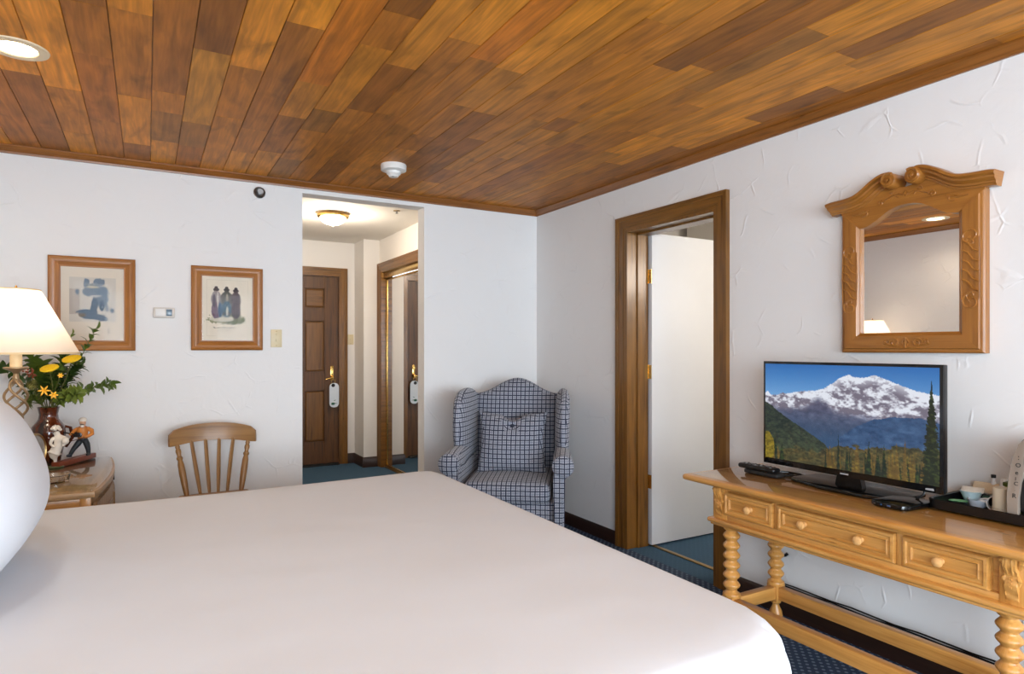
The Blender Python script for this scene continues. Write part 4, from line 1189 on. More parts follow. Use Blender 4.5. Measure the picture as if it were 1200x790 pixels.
# ------------------------------------------------------------------ tray with coffee things
ty0, ty1, tx0, tx1 = .745, 1.245, 2.405, 2.655
tr = thing('serving_tray', 'black rimmed serving tray on the right end of the console table', 'tray', (2.53, 1.0, .7216))
def rrect(x0, x1, y0, y1, r, n=5):
    o = []
    for cx_, cy_, a0 in ((x1 - r, y1 - r, 0), (x0 + r, y1 - r, 90), (x0 + r, y0 + r, 180), (x1 - r, y0 + r, 270)):
        for k in range(n + 1): a = math.radians(a0 + 90 * k / n); o.append((cx_ + r * math.cos(a), cy_ + r * math.sin(a)))
    return o
b = B(); rows = []
for d, z in ((.012, .7220), (0, .728), (-.004, .757), (.000, .760), (.006, .757), (.010, .7285)):
    rows.append([b.bm.verts.new((x, y, z)) for x, y in rrect(tx0 + d, tx1 - d, ty0 + d, ty1 - d, .035)])
k = len(rows[0])
for r0, r1 in zip(rows, rows[1:]):
    for i in range(k): b.bm.faces.new((r0[i], r0[(i + 1) % k], r1[(i + 1) % k], r1[i]))
b.bm.faces.new(rows[0][::-1]); b.bm.faces.new(rows[-1])
b.obj('tray_body', M['black'], tr)
TZ = .7290
# coffee maker
cm = thing('coffee_maker', 'black pod coffee maker with a beige front pillar, standing on the black tray', 'coffee maker', (2.53, .92, TZ))
B().box(2.432, 2.635, .802, 1.036, TZ + .03, TZ + .235, .020, seg=3).obj('water_tank_body', M['blackmat'], cm)
B().box(2.425, 2.50, .815, 1.025, TZ, TZ + .030, .008).obj('drip_tray', M['black'], cm)
B().rbox((2.50, .92, TZ + .235), (.08, .105, .042), .03, n=6).obj('brew_head', M['blackgloss'], cm)
pil = [(1.050, TZ), (1.051, TZ + .08), (1.045, TZ + .15), (1.034, TZ + .21), (1.020, TZ + .252), (1.006, TZ + .268), (.975, TZ + .276), (.975, TZ + .264), (1.000, TZ + .244), (1.008, TZ + .20), (1.002, TZ + .17), (1.014, TZ + .13), (1.020, TZ + .08), (1.020, TZ)]
beige = plain('beige_silver', (158, 146, 134), .4, metal=.25)
B().prism(pil, 2.418, 2.436, 'X', bev=.002).obj('front_pillar', beige, cm)
B().prism([(2 * .92 - y, z) for y, z in pil], 2.418, 2.436, 'X', bev=.002).obj('front_pillar', beige, cm)
B().box(2.412, 2.47, .875, .985, TZ + .196, TZ + .214, .005).obj('handle_bar', beige, cm)
B().box(2.424, 2.47, .87, .975, TZ + .216, TZ + .262, .006).obj('head_face', M['blackgloss'], cm)
ink = plain('dark_ink', (30, 28, 28), .5)
for ch, sz, zz, yy in ((':', .020, .212, 1.018), ('O', .015, .186, 1.019), ('e', .016, .162, 1.023), ('I', .012, .142, 1.026), ('C', .014, .126, 1.025), ('.', .012, .108, 1.028), ('R', .016, .086, 1.030)):
    text_mesh(ch, sz * 1.25, ink, cm, Matrix.Translation((2.4172, yy, TZ + zz)) @ Matrix.Rotation(PI / 2, 4, 'X').to_3x3().to_4x4() if False else
              Matrix.Translation((2.4172, yy, TZ + zz)) @ Matrix(((0, 0, -1, 0), (-1, 0, 0, 0), (0, 1, 0, 0), (0, 0, 0, 1))) @ Matrix.Rotation(PI / 2 * 0, 4, 'Z'))
B().lathe([(.006, 2.4225), (.006, 2.426)], (0, .95, TZ + .238), 10, axis='X').obj('lit_button', M['white'], cm)
cm.location.y -= .045


def ring_cup(b, c, r0, r1, h, th=.003, seg=24, xf=None):
    return b.lathe([(0, 0), (r0, 0), (r1, h), (r1 - th, h), (r0 - th, th), (0, th)], c, seg, cap=False)


wc = plain('white_ceramic', (232, 232, 234), .2)
MUG = Matrix.Translation((2.600, 1.100, TZ + .0295)) @ Matrix.Rotation(.25, 4, 'Z') @ Matrix.Rotation(math.radians(-93), 4, 'Y')
mg = thing('mug', 'white mug with dark inside lying on its side on the tray', 'mug', (2.55, 1.095, TZ))
b = B(); ring_cup(b, (0, 0, 0), .025, .029, .075, .0035)
b.tube([(0, .027, .060), (0, .046, .056), (0, .050, .038), (0, .042, .020), (0, .026, .016)], .004, 8)
b.obj('mug_body', wc, mg, xf=MUG)
B().lathe([(.0, .030), (.0235, .030), (.0245, .058), (.0, .058)], (0, 0, 0), 20, cap=False).obj('dark_inside', M['blackgloss'], mg, xf=MUG)
pc = thing('paper_cups', 'beige upturned stack of paper cups beside the coffee maker', 'cup', (2.492, 1.050, TZ))
b = B().lathe([(.0265, TZ), (.0285, TZ + .002), (.0265, TZ + .004), (.0262, TZ + .088), (.024, TZ + .092), (0, TZ + .092)], (2.492, 1.050, 0), 28)
b.obj('cup_stack', plain('beige_paper', (204, 190, 166), .6), pc)
for k in range(3): B().lathe([(.0272, TZ + .010 + k * .007), (.0288, TZ + .012 + k * .007), (.0272, TZ + .014 + k * .007)], (2.492, 1.050, 0), 28, cap=False).obj('cup_rim', plain('beige_paper_rim', (210, 198, 176), .6), pc)
bw = thing('sugar_bowl', 'small pale blue and white bowl holding sachets at the left of the tray', 'bowl', (2.58, 1.185, TZ))
b = B().lathe([(.018, TZ + .012), (.022, TZ + .014), (.036, TZ + .046), (.034, TZ + .047), (.020, TZ + .018), (0, TZ + .018)], (2.585, 1.185, 0), 28, cap=False)
b.lathe([(.018, TZ), (.018, TZ + .014)], (2.585, 1.185, 0), 20); b.obj('bowl', plain('pale_blue_ceramic', (190, 214, 218), .25), bw)
def sachet(name, label, c, sx, sy, rot, col, tilt=.2, cat='sachet'):
    t = thing(name, label, cat, c)
    f = lambda q: Vector((q.x, q.y, q.z * (1 - .75 * max(abs(q.x) / sx, abs(q.y) / sy) ** 2)))
    b = B().rbox((0, 0, 0), (sx, sy, .0055), .005, n=4, f=f)
    b.obj('packet', plain(name + '_print_%d' % (int(c[1] * 1e4)), col, .45, noise=.15, nscale=60), t, xf=Matrix.Translation(c) @ Matrix.Rotation(rot, 4, 'Z') @ Matrix.Rotation(tilt, 4, 'Y'))
sachet('sachet', 'white sachet leaning out of the pale blue bowl', (2.588, 1.182, TZ + .050), .020, .034, .3, (226, 220, 208), -.35)
sachet('sachet', 'cream and tan sachet leaning behind the bowl against the wall', (2.625, 1.150, TZ + .058), .022, .045, .2, (206, 188, 160), -.9)
sachet('sachet', 'pale green flat packet at the left end of the tray', (2.555, 1.213, TZ + .008), .016, .030, .5, (132, 196, 140), .1)
sachet('sachet', 'dark green packet between the bowl and the white cup', (2.610, 1.135, TZ + .022), .018, .026, .2, (26, 84, 60), -.5)
sachet('sachet', 'folded white paper packets piled at the back of the tray', (2.632, 1.118, TZ + .050), .020, .040, -.2, (232, 228, 222), -1.1)
wb = thing('creamer_cup', 'low white cup with a blue tinge in front of the bowl', 'cup', (2.56, 1.150, TZ))
b = B().lathe([(.022, TZ), (.026, TZ + .004), (.030, TZ + .024), (.031, TZ + .026), (.028, TZ + .026), (.024, TZ + .008), (0, TZ + .006)], (2.555, 1.150, 0), 24, cap=False); b.obj('cup', plain('blue_white', (206, 218, 232), .3), wb)
bt = thing('lotion_tube', 'upright small white tube at the back of the tray', 'tube', (2.63, 1.115, TZ))
B().lathe([(.013, TZ), (.0145, TZ + .003), (.0145, TZ + .092), (.010, TZ + .100), (0, TZ + .101)], (2.625, 1.098, 0), 20).obj('tube', wc, bt)
gt = thing('tea_tin', 'yellow green tea box with dark green lid behind the paper cups', 'tin', (2.60, 1.063, TZ))
B().box(2.582, 2.618, 1.040, 1.082, TZ, TZ + .082, .004).obj('box', plain('lime_box', (176, 192, 62), .4, noise=.2, nscale=80), gt)
B().box(2.578, 2.622, 1.036, 1.086, TZ + .082, TZ + .097, .004).obj('lid', plain('olive_lid', (76, 92, 24), .4), gt)
bc_ = thing('bottle_cap', 'small dark bottle behind the white tube on the tray', 'bottle', (2.643, 1.132, TZ))
B().lathe([(.010, TZ), (.011, TZ + .07), (.005, TZ + .085), (.005, TZ + .095)], (2.643, 1.140, 0), 14).obj('bottle', wc, bc_)
B().lathe([(.008, TZ + .095), (.008, TZ + .106)], (2.643, 1.140, 0), 14).obj('cap', M['blackmat'], bc_)

# ------------------------------------------------------------------ bed
bd = thing('bed', 'large bed under a smooth white bedspread, filling the foreground', 'bed', (.22, 1.90, 0))
BX0, BX1, BY0, BY1, BH = -.74, 1.232, .800, 2.895, .712
bcx, bcy = (BX0 + BX1) / 2, (BY0 + BY1) / 2


def soft(q):
    q = q.copy()
    for RR, sy in ((.238, -1), (.12, 1)):
        u = q.x - ((BX1 - BX0) / 2 - RR); v = sy * q.y - ((BY1 - BY0) / 2 - RR)
        if u > 0 and v > 0:
            k_ = max(u, v) / math.hypot(u, v); q.x += u * (k_ - 1); q.y += sy * v * (k_ - 1)
    p = Vector((q.x + bcx, q.y + bcy, 0)); q = q.copy()
    dx = min(p.x - BX0, BX1 - p.x); dy = min(p.y - BY0, BY1 - p.y); e = min(dx, dy)
    if q.z > .18:
        q.z += .006 * math.sin(p.x * 2.1 + 1) * math.sin(p.y * 1.7) - .004 * math.exp(-max(e, 0) / .10)
    else:
        fall = (.23 - q.z)
        ang = math.atan2(q.y, q.x)
        w_ = .006 * math.sin(p.x * 13 + p.y * 9) * min(1, fall * 3) + .022 * fall
        n_ = Vector((q.x / abs(bcx - BX0), q.y / abs(bcy - BY0), 0))
        if n_.length > 0: q += Vector((n_.x ** 9 if n_.x > 0 else -abs(n_.x) ** 9, n_.y ** 9 if n_.y > 0 else -abs(n_.y) ** 9, 0)) * w_
    return q


B().rbox((bcx, bcy, BH - .24), ((BX1 - BX0) / 2, (BY1 - BY0) / 2, .24), .075, n=30, f=soft).obj('bedspread', M['linen'], bd)
B().box(BX0 + .03, BX1 - .09, BY0 + .09, BY1 - .04, .12, .30, .02).obj('bed_base', M['blackmat'], bd)
for x in (BX0 + .1, BX1 - .12):
    for y in (BY0 + .16, BY1 - .16): B().lathe([(.022, 0), (.028, .12)], (x, y, 0), 14).obj('leg', M['black'], bd)
tag(B().box(LW + .002, BX0 - .028, BY0 - .02, BY1 + .02, .0, 1.15, .012).obj('headboard', M['pine']), 'plain wooden headboard against the left wall behind the pillow', 'headboard')

pl = thing('pillow', 'big white pillow propped upright at the head of the bed', 'pillow', (-.46, 2.0, BH))
def pillow_P(s_, t):
    hw, hh = .42, .26
    x = s_ * hw * (1 - .07 * (1 - t * t) * abs(s_) ** 3); z = t * hh * (1 - .07 * (1 - s_ * s_) * abs(t) ** 3)
    return (0, x, z), (1, 0, 0)
def pillow_T(s_, t): return .23 * ((1 - abs(s_) ** 2.6) * (1 - abs(t) ** 2.6)) ** .65
b = B().puff(pillow_P, pillow_T, 40, 36)
b.obj('pillow_case', M['linen'], pl, xf=Matrix.Translation((-.46, 2.0, .950)) @ Matrix.Rotation(math.radians(-20), 4, 'Y'))

# ------------------------------------------------------------------ nightstand
ns = thing('nightstand', 'wooden bow-front nightstand with glass top and iron hinge between bed and back wall', 'nightstand', (-.49, 3.60, 0))
SW = M['standwood']
NX, NY0, NY1, NZ = -.785, 3.120, 4.070, .70
def bow(y, k=0): t = (y - NY0) / (NY1 - NY0); return -.176 + k + .034 * math.sin(PI * t) + .012 * t
out = [(NX, NY0), (-.185, NY0)] + [(bow(NY0 + (NY1 - NY0) * i / 14), NY0 + (NY1 - NY0) * i / 14) for i in range(1, 15)] + [(NX, NY1)]
B().prism(out, NZ - .022, NZ + .003, 'Z', bev=.004).obj('top', SW, ns)
B().prism([(x - .010 if x > NX + .1 else x, min(max(y, NY0 + .008), NY1 - .008)) for x, y in out], NZ + .0035, NZ + .0085, 'Z', bev=.001).obj('glass_sheet', M['tableglass'], ns)
B().prism([(x - .022 if x > NX + .1 else x, min(max(y, NY0 + .02), NY1 - .02)) for x, y in out], .10, NZ - .022, 'Z').obj('carcass', SW, ns)
B().box(-.235, -.198, NY0 + .012, NY0 + .034, .02, NZ - .022, .003).obj('corner_post', M['pine'], ns)
B().box(NX + .01, -.235, NY0 + .014, NY0 + .026, NZ - .07, NZ - .024, .003).obj('side_rail', M['pine'], ns)
for y0, y1 in ((3.16, 3.60), (3.605, 4.045)):
    b = B()
    n_ = 6
    top = [(bow(y0 + (y1 - y0) * i / n_, -.021), y0 + (y1 - y0) * i / n_) for i in range(n_ + 1)]
    b.strip([(x + .014, y) for x, y in top], top, .14, NZ - .05, 'Z')
    dr = b.obj('door', SW, ns)
    ym = (y0 + y1) / 2
    b = B(); tp = [(bow(y, -.006), y) for y in (y0 + .07, ym, y1 - .07)]
    b.strip([(x + .008, y) for x, y in tp], tp, .22, NZ - .11, 'Z'); b.obj('panel', SW, dr)
iron = plain('black_iron', (52, 34, 28), .6, metal=.4)
for z in (NZ - .085, .22):
    hn = B(); xh = bow(4.0, -.006)
    hn.box(xh - .002, xh + .004, 3.94, 4.04, z - .018, z + .018, .002); hn.lathe([(.007, z - .03), (.007, z + .03)], (xh + .006, 4.035, 0), 10)
    hn.tube([(xh + .003, 3.985, z + .015), (xh + .004, 3.98, z + .035), (xh + .004, 3.99, z + .05)], .005, 6)
    hn.obj('iron_hinge', iron, ns)
for x in (NX + .04, -.24):
    for y in (NY0 + .05, NY1 - .05): B().box(x - .02, x + .02, y - .02, y + .02, 0, .10, .004).obj('foot', SW, ns)
NT = NZ + .0088

# ------------------------------------------------------------------ table lamp
lx, ly = -.494, 3.487
lp = thing('table_lamp', 'lit table lamp with white cone shade and twisted bronze cage stem', 'lamp', (lx, ly, NT))
b = B(); n = 48
S0, S1, SZ0, SZ1 = .232, .088, 1.266, 1.545
b.lathe([(S0, SZ0), (S1, SZ1)], (lx, ly, 0), n, cap=False)
shade_m, nt, p = newmat('lit_fabric_shade')
p.inputs['Base Color'].default_value = lin((250, 244, 236)); p.inputs['Roughness'].default_value = .9
tl = N(nt, 'ShaderNodeBsdfTranslucent'); tl.inputs[0].default_value = lin((255, 244, 228))
mxs = N(nt, 'ShaderNodeMixShader'); mxs.inputs[0].default_value = .55
nt.links.new(p.outputs[0], mxs.inputs[1]); nt.links.new(tl.outputs[0], mxs.inputs[2]); nt.links.new(mxs.outputs[0], nt.nodes['Material Output'].inputs[0])
sh = b.obj('lamp_shade', shade_m, lp)
trim_ = plain('shade_trim', (232, 206, 160), .7)
B().lathe([(S0 - .002, SZ0 - .002), (S0 + .002, SZ0 - .002), (S0 + .0005, SZ0 + .006), (S0 - .003, SZ0 + .006)], (lx, ly, 0), n, cap=False).obj('shade_rim', trim_, sh)
B().lathe([(S1 - .002, SZ1 - .005), (S1 + .002, SZ1 - .005), (S1 + .001, SZ1 + .002), (S1 - .002, SZ1 + .002)], (lx, ly, 0), n, cap=False).obj('shade_rim', trim_, sh)
B().lathe([(.0225, 1.208), (.0225, 1.275), (.010, 1.275), (.010, 1.30)], (lx, ly, 0), 20).obj('candle_sleeve', plain('cream_sleeve', (232, 206, 160), .5), lp)
BR = M['bronze']
B().lathe([(.006, 1.135), (.013, 1.145), (.012, 1.165), (.009, 1.178), (.018, 1.190), (.034, 1.196), (.046, 1.202), (.046, 1.207), (.020, 1.208), (0, 1.208)], (lx, ly, 0), 28).obj('drip_cup', BR, lp)
cg = B()
for k in range(4):
    a0 = k * PI / 2
    cg.tube([(lx + (.008 + .036 * math.sin(PI * t / 20) ** .8) * math.cos(a0 + t / 20 * 1.6 * PI), ly + (.008 + .036 * math.sin(PI * t / 20) ** .8) * math.sin(a0 + t / 20 * 1.6 * PI), 1.155 - t / 20 * .20) for t in range(21)], .0055, 6)
cg.obj('twisted_cage', BR, lp)
B().lathe([(.085, NT), (.088, NT + .008), (.060, NT + .022), (.022, NT + .034), (.012, NT + .06), (.010, NT + .12), (.020, NT + .145), (.010, NT + .17), (.010, .94), (.016, .955), (.008, .965)], (lx, ly, 0), 28).obj('lamp_base', BR, lp)
B().lathe([(.004, 1.30), (.026, 1.33), (.030, 1.37), (.018, 1.41), (0, 1.415)], (lx, ly, 0), 20).obj('light_bulb', plain('lit_bulb', (255, 240, 220), .4, emit=(255, 214, 160), es=5), lp)
B().tube([(lx, ly, 1.29), (lx + .04, ly, 1.35), (lx + .045, ly, 1.47), (lx, ly, 1.535), (lx - .045, ly, 1.47), (lx - .04, ly, 1.35), (lx, ly, 1.29)], .0016, 6).obj('shade_harp', M['brass'], lp)
B().lathe([(.003, 1.53), (.007, 1.545), (.004, 1.56), (0, 1.565)], (lx, ly, 0), 12).obj('finial', M['brass'], lp)
point('table_lamp_bulb', (lx, ly, 1.42), 3.1, (1, .88, .74), .03)

# ------------------------------------------------------------------ vase and flowers
vx, vy = -.431, 3.97
va = thing('vase', 'glossy dark red-brown vase with flared neck holding flowers on the nightstand', 'vase', (vx, vy, NT))
b = B().lathe([(.040, NT), (.048, NT + .006), (.056, NT + .05), (.066, NT + .11), (.070, NT + .16), (.066, NT + .20), (.050, NT + .225), (.041, NT + .24), (.038, NT + .265), (.044, NT + .298), (.047, NT + .303), (.043, NT + .300), (.034, NT + .265), (.034, NT + .10), (0, NT + .10)], (vx, vy, 0), 36, cap=False)
vm, nt, p = newmat('red_brown_glaze')
tcn = N(nt, 'ShaderNodeTexCoord'); mpn = N(nt, 'ShaderNodeMapping'); mpn.inputs['Scale'].default_value = (30, 30, 2.5); nt.links.new(tcn.outputs['Object'], mpn.inputs[0])
nn_ = N(nt, 'ShaderNodeTexNoise'); nn_.inputs['Scale'].default_value = 1; nn_.inputs['Detail'].default_value = 3; nt.links.new(mpn.outputs[0], nn_.inputs[0])
cr = N(nt, 'ShaderNodeValToRGB'); cr.color_ramp.elements[0].color = lin((28, 12, 9)); cr.color_ramp.elements[0].position = .38; cr.color_ramp.elements[1].color = lin((96, 44, 22)); cr.color_ramp.elements[1].position = .62
nt.links.new(nn_.outputs['Fac'], cr.inputs[0]); nt.links.new(cr.outputs[0], p.inputs['Base Color']); p.inputs['Roughness'].default_value = .12; p.inputs['Coat Weight'].default_value = .6
VS = Matrix.Translation((vx, vy, NT)) @ Matrix.Diagonal((1.05, 1.05, .934, 1)) @ Matrix.Translation((-vx, -vy, -NT))
b.obj('vase_body', vm, va, xf=VS)
B().tube([(vx + .050, vy + .010, NT + .20), (vx + .086, vy + .016, NT + .185), (vx + .094, vy + .018, NT + .13), (vx + .066, vy + .012, NT + .08)], .008, 8).obj('handle', vm, va, xf=VS)

leafm = [plain('leaf_green', (86, 108, 36), .45, noise=.25, nscale=40), plain('leaf_light', (112, 128, 48), .5, noise=.25, nscale=40), plain('leaf_dark', (62, 86, 32), .4, noise=.25, nscale=40)]
stemm = plain('stem_green', (92, 92, 44), .6)
def leaf(b, p, d, up, L, w):
    d = d.normalized(); side = d.cross(up).normalized(); nn = side.cross(d)
    pr = ((0, .12), (.22, .75), (.5, 1), (.78, .62), (1, .04))
    rows = []
    for t, k in pr:
        c = p + d * L * t + nn * (.14 * L * math.sin(t * PI) - .10 * L * t * t)
        rows.append([b.bm.verts.new(c - side * w * k + nn * w * .25 * k), b.bm.verts.new(c), b.bm.verts.new(c + side * w * k + nn * w * .25 * k)])
    for a, c in zip(rows, rows[1:]):
        for i in range(2): b.bm.faces.new((a[i], a[i + 1], c[i + 1], c[i]))
vtop = Vector((vx, vy, NT + .27))
CR = Vector((math.cos(YAW), -math.sin(YAW), 0)); CF = Vector((math.sin(YAW), math.cos(YAW), 0))
def target(px, py, dd=0):
    """a point near the vase whose direction is the photograph's pixel; dd moves it away from or towards the vase plane"""
    d = vx * math.sin(YAW) + vy * math.cos(YAW) + dd
    return Vector((0, 0, 1.29)) + CF * d + CR * ((px - 600) / 750 * d) + Vector((0, 0, (408 - py) / 750 * d))
branches = [
    ('tallest upright leafy branch rising in front of the framed print', (112, 386), .10, 0, .030, .4),
    ('leafy branch reaching far right from the vase', (132, 450), .0, 0, .030, .4),
    ('leafy branch arching right just below the lamp shade edge', (92, 428), .04, 2, .034, .6),
    ('dense leafy branch rising behind the yellow flower heads', (76, 412), .10, 2, .036, .7),
    ('leafy branch leaning up left behind the lamp sleeve', (36, 416), .08, 0, .034, .6),
    ('leafy branch stretching left behind the lamp stem to the photo edge', (2, 428), .10, 2, .030, .5),
    ('low light green leafy sprig over the vase rim on the right', (92, 462), -.06, 1, .032, .6),
    ('low light green leafy sprig over the vase rim on the left', (36, 468), -.06, 1, .030, .6),
    ('central leafy branch between the two yellow flower heads', (68, 436), -.02, 0, .034, .8),
    ('bushy dark leafy branch low behind the yellow flower stems', (60, 446), .06, 2, .040, .9),
    ('bushy green leafy branch filling the bouquet right of the lamp stem', (48, 430), .08, 0, .038, .8),
    ('thin pale branch crossing the frame of the left print', (84, 392), .12, 1, .020, .1),
]
rnd = random.Random(5)
for lab, (px, py), dd, mi, LL, dens in branches:
    t = thing('leafy_branch', lab, 'branch', tuple(vtop), group=None)
    T1 = target(px, py, dd); root = Vector((vx + (T1.x - vx) * .05, vy + (T1.y - vy) * .05, NT + .115)); neck = vtop + (T1 - vtop).normalized() * .01; neck.z = NT + .274
    hor = Vector((T1.x - vx, T1.y - vy, 0))
    neck = Vector((vx, vy, NT + .276)) + (hor.normalized() * .022 if hor.length > .02 else Vector())
    mid = neck.lerp(T1, .5) + Vector((0, 0, .03 if T1.z < 1.25 else .0))
    pts = [root, neck] + [Vector(q) for q in smooth_path([tuple(neck), tuple(mid), tuple(T1)], 8)[1:]]
    B().tube(pts, [.0028] * 2 + [.0026 - .0016 * i / (len(pts) - 3) for i in range(len(pts) - 2)], 6).obj('stem', stemm, t)
    b = B(); cnt = int(44 * dens + 12); LL *= 1.6
    for i in range(cnt):
        f = .18 + .82 * i / (cnt - 1); q = f * (len(pts) - 3) + 1; k = min(int(q), len(pts) - 2); p = pts[k].lerp(pts[k + 1], q - k)
        d = (pts[k + 1] - pts[k]).normalized()
        a = i * 2.4; o1 = d.orthogonal().normalized(); o2 = d.cross(o1); o = o1 * math.cos(a) + o2 * math.sin(a)
        leaf(b, p, d * .55 + o * .9, (d * .8 - o * .3), LL * rnd.uniform(.75, 1.3), LL * .30)
    leaf(b, pts[-1], pts[-1] - pts[-2], o1, LL, LL * .24)
    lv = b.obj('leaves', leafm[mi], t, fixn=False); lv['kind'] = 'stuff'
ym_ = plain('yarrow_yellow', (250, 200, 22), .7, noise=.2, nscale=200)
for lab, (px, py), r, dd in (('round flat yellow flower head left of centre above the vase', (58, 432), .040, -.08), ('yellow flower head tucked under the lamp shade rim', (84, 421), .042, -.02)):
    c = target(px, py, dd)
    t = thing('yellow_flower', lab, 'flower', tuple(vtop))
    nk = Vector((vx + .012, vy - .012, NT + .276))
    B().tube([Vector((vx, vy, NT + .12)), nk, nk.lerp(c, .6) + Vector((.01, 0, 0)), c - Vector((0, 0, .012))], .0028, 6).obj('stem', stemm, t)
    b = B(); b.lathe([(.006, -.018), (r * .7, -.008), (r, 0), (r * .96, .006), (r * .6, .012), (0, .014)], c, 24)
    for i in range(90):
        a = i * 2.39996; rr = r * .96 * math.sqrt(i / 90)
        b.lathe([(.0036, 0), (.0030, .004), (0, .0052)], c + Vector((rr * math.cos(a), rr * math.sin(a), .0125 - .011 * (rr / r) ** 2)), 6, cap=False)
    b.obj('flower_head', ym_, t, xf=Matrix.Translation(c) @ Matrix.Rotation(.42, 4, CR) @ Matrix.Translation(-c))
    b = B()
    for i in range(5):
        a = i * 1.257; leaf(b, c + Vector((0, 0, -.016)), Vector((math.cos(a), math.sin(a), -.25)), Vector((0, 0, 1)), .03, .006)
    b.obj('bracts', leafm[1], t, fixn=False)
bs = thing('berry_sprig', 'sprig of small rust-red berries left of the yellow flower', 'sprig', tuple(vtop))
c = target(36, 438, -.06)
B().tube([Vector((vx, vy, NT + .12)), Vector((vx - .015, vy - .012, NT + .276)), c], .002, 6).obj('stem', stemm, bs)
bm_ = plain('rust_berry', (150, 66, 26), .4); b = B()
for i in range(26):
    q = c + Vector((rnd.gauss(0, .013), rnd.gauss(0, .013), rnd.gauss(0, .018))); b.lathe([(0, -.005), (.0045, -.002), (.0045, .002), (0, .005)], q, 8, cap=False)
b.obj('berries', bm_, bs)
gs = thing('seed_head', 'fuzzy olive green seed head beside the lamp stem', 'flower', tuple(vtop))
c = target(38, 451, -.08)
B().tube([Vector((vx, vy, NT + .12)), Vector((vx - .02, vy - .012, NT + .276)), c], .002, 6).obj('stem', stemm, gs)
b = B()
for i in range(120):
    a = i * 2.39996; z = 1 - 2 * (i + .5) / 120; rr = math.sqrt(1 - z * z); d = Vector((rr * math.cos(a), rr * math.sin(a), z))
    leaf(b, c + d * .008, d, Vector((.3, .2, 1)), .022, .0035)
b.obj('seed_tufts', plain('olive_tuft', (140, 136, 70), .7, noise=.3, nscale=60), gs, fixn=False)
for k, (lab, (px, py)) in enumerate((('open orange-yellow star flower over the left of the vase rim', (52, 458)), ('small orange-yellow star flower over the middle of the vase rim', (63, 463)), ('little orange bud beside the larger yellow flower head', (71, 440)))):
    t = thing('star_flower', lab, 'flower', tuple(vtop)); c = target(px, py, -.09)
    B().tube([Vector((vx, vy, NT + .12)), Vector((vx, vy - .02, NT + .276)), c], .0018, 6).obj('stem', stemm, t)
    b = B()
    for i in range(6): a = i * PI / 3; leaf(b, c, Vector((math.cos(a), -.35, math.sin(a))), Vector((0, -1, .2)), (.030, .022, .014)[k], .0045)
    b.obj('petals', plain('orange_petal_%d' % k, (240, 176, 40), .5), t, fixn=False)


def skin(name, nodes, edges, mat, parent, off=(0, 0, 0), sub=2, M4=None):
    """one continuous smooth body grown from a joint skeleton: nodes = [((x,y,z), r)]"""
    M4 = M4 or Matrix.Identity(4)
    po = OFF.get(parent.name, (0, 0, 0)) if parent else (0, 0, 0)
    me = bpy.data.meshes.new(name)
    me.from_pydata([tuple((M4 @ Vector(p)) - Vector(po)) for p, r in nodes], edges, [])
    o = bpy.data.objects.new(name, me); C.objects.link(o); me.materials.append(mat)
    mod = o.modifiers.new('Skin', 'SKIN')
    if not me.skin_vertices: me.skin_vertices.new()
    for i, (p, r) in enumerate(nodes):
        me.skin_vertices[0].data[i].radius = (r, r) if not isinstance(r, tuple) else r; me.skin_vertices[0].data[i].use_root = (i == 0)
    mod.use_smooth_shade = True
    m2 = o.modifiers.new('Sub', 'SUBSURF'); m2.levels = sub; m2.render_levels = sub
    dg = bpy.context.evaluated_depsgraph_get(); dg.update()
    m3 = bpy.data.meshes.new_from_object(o.evaluated_get(dg)); o.modifiers.clear(); o.data = m3; m3.name = name
    bpy.data.meshes.remove(me)
    box_uv(m3)
    if parent:
        o.parent = parent
        if parent.name in OFF: OFF[o.name] = po
    return o


# ------------------------------------------------------------------ ornaments on the nightstand
wcer = plain('cream_ceramic', (236, 228, 214), .25)
fg = thing('ceramic_figurine', 'white ceramic figurine of a stooping figure on a small green base', 'figurine', (-.375, 3.82, NT))
F = Matrix.Translation((-.378, 3.81, NT)) @ Matrix.Rotation(-.15, 4, 'Z')
skin('figure_body', [((0, 0, .090), .024), ((.004, 0, .115), .020), ((.006, 0, .140), .017), ((-.002, 0, .158), .010), ((-.006, -.002, .178), .020),
                     ((-.012, 0, .070), .027), ((-.016, 0, .052), .020), ((-.010, .004, .040), .008), ((-.010, .004, .012), .007),
                     ((.028, -.010, .142), .013), ((.040, -.018, .122), .009), ((.026, -.028, .104), .007),
                     ((-.020, -.010, .140), .010), ((-.024, -.020, .118), .007), ((-.006, -.028, .100), .006)],
     [(0, 1), (1, 2), (2, 3), (3, 4), (0, 5), (5, 6), (6, 7), (7, 8), (2, 9), (9, 10), (10, 11), (2, 12), (12, 13), (13, 14)], wcer, fg, M4=F)
hb_ = B()
for k in range(16):
    a = k * 2.4; hb_.lathe([(0, -.008), (.007, -.004), (.008, 0), (.007, .004), (0, .008)], F @ Vector((-.006 + .018 * math.cos(a) * (1 - k / 26), -.002 + .018 * math.sin(a) * (1 - k / 26), .184 + k * .0011)), 10, cap=False)
hb_.obj('curly_hair', wcer, fg)
skin('held_bundle', [((.034, -.022, .112), .016), ((.040, -.024, .132), .018), ((.036, -.022, .150), .010)], [(0, 1), (1, 2)], wcer, fg, M4=F)
skin('shoe', [((-.012, .002, .010), .009), ((-.018, -.014, .008), .009), ((.004, -.004, .009), .009)], [(0, 1), (0, 2)], wcer, fg, M4=F)
B().lathe([(.034, 0), (.036, .003), (.032, .007), (0, .008)], F @ Vector((-.008, 0, 0)), 28).obj('green_base', plain('green_glaze', (84, 96, 62), .3), fg)

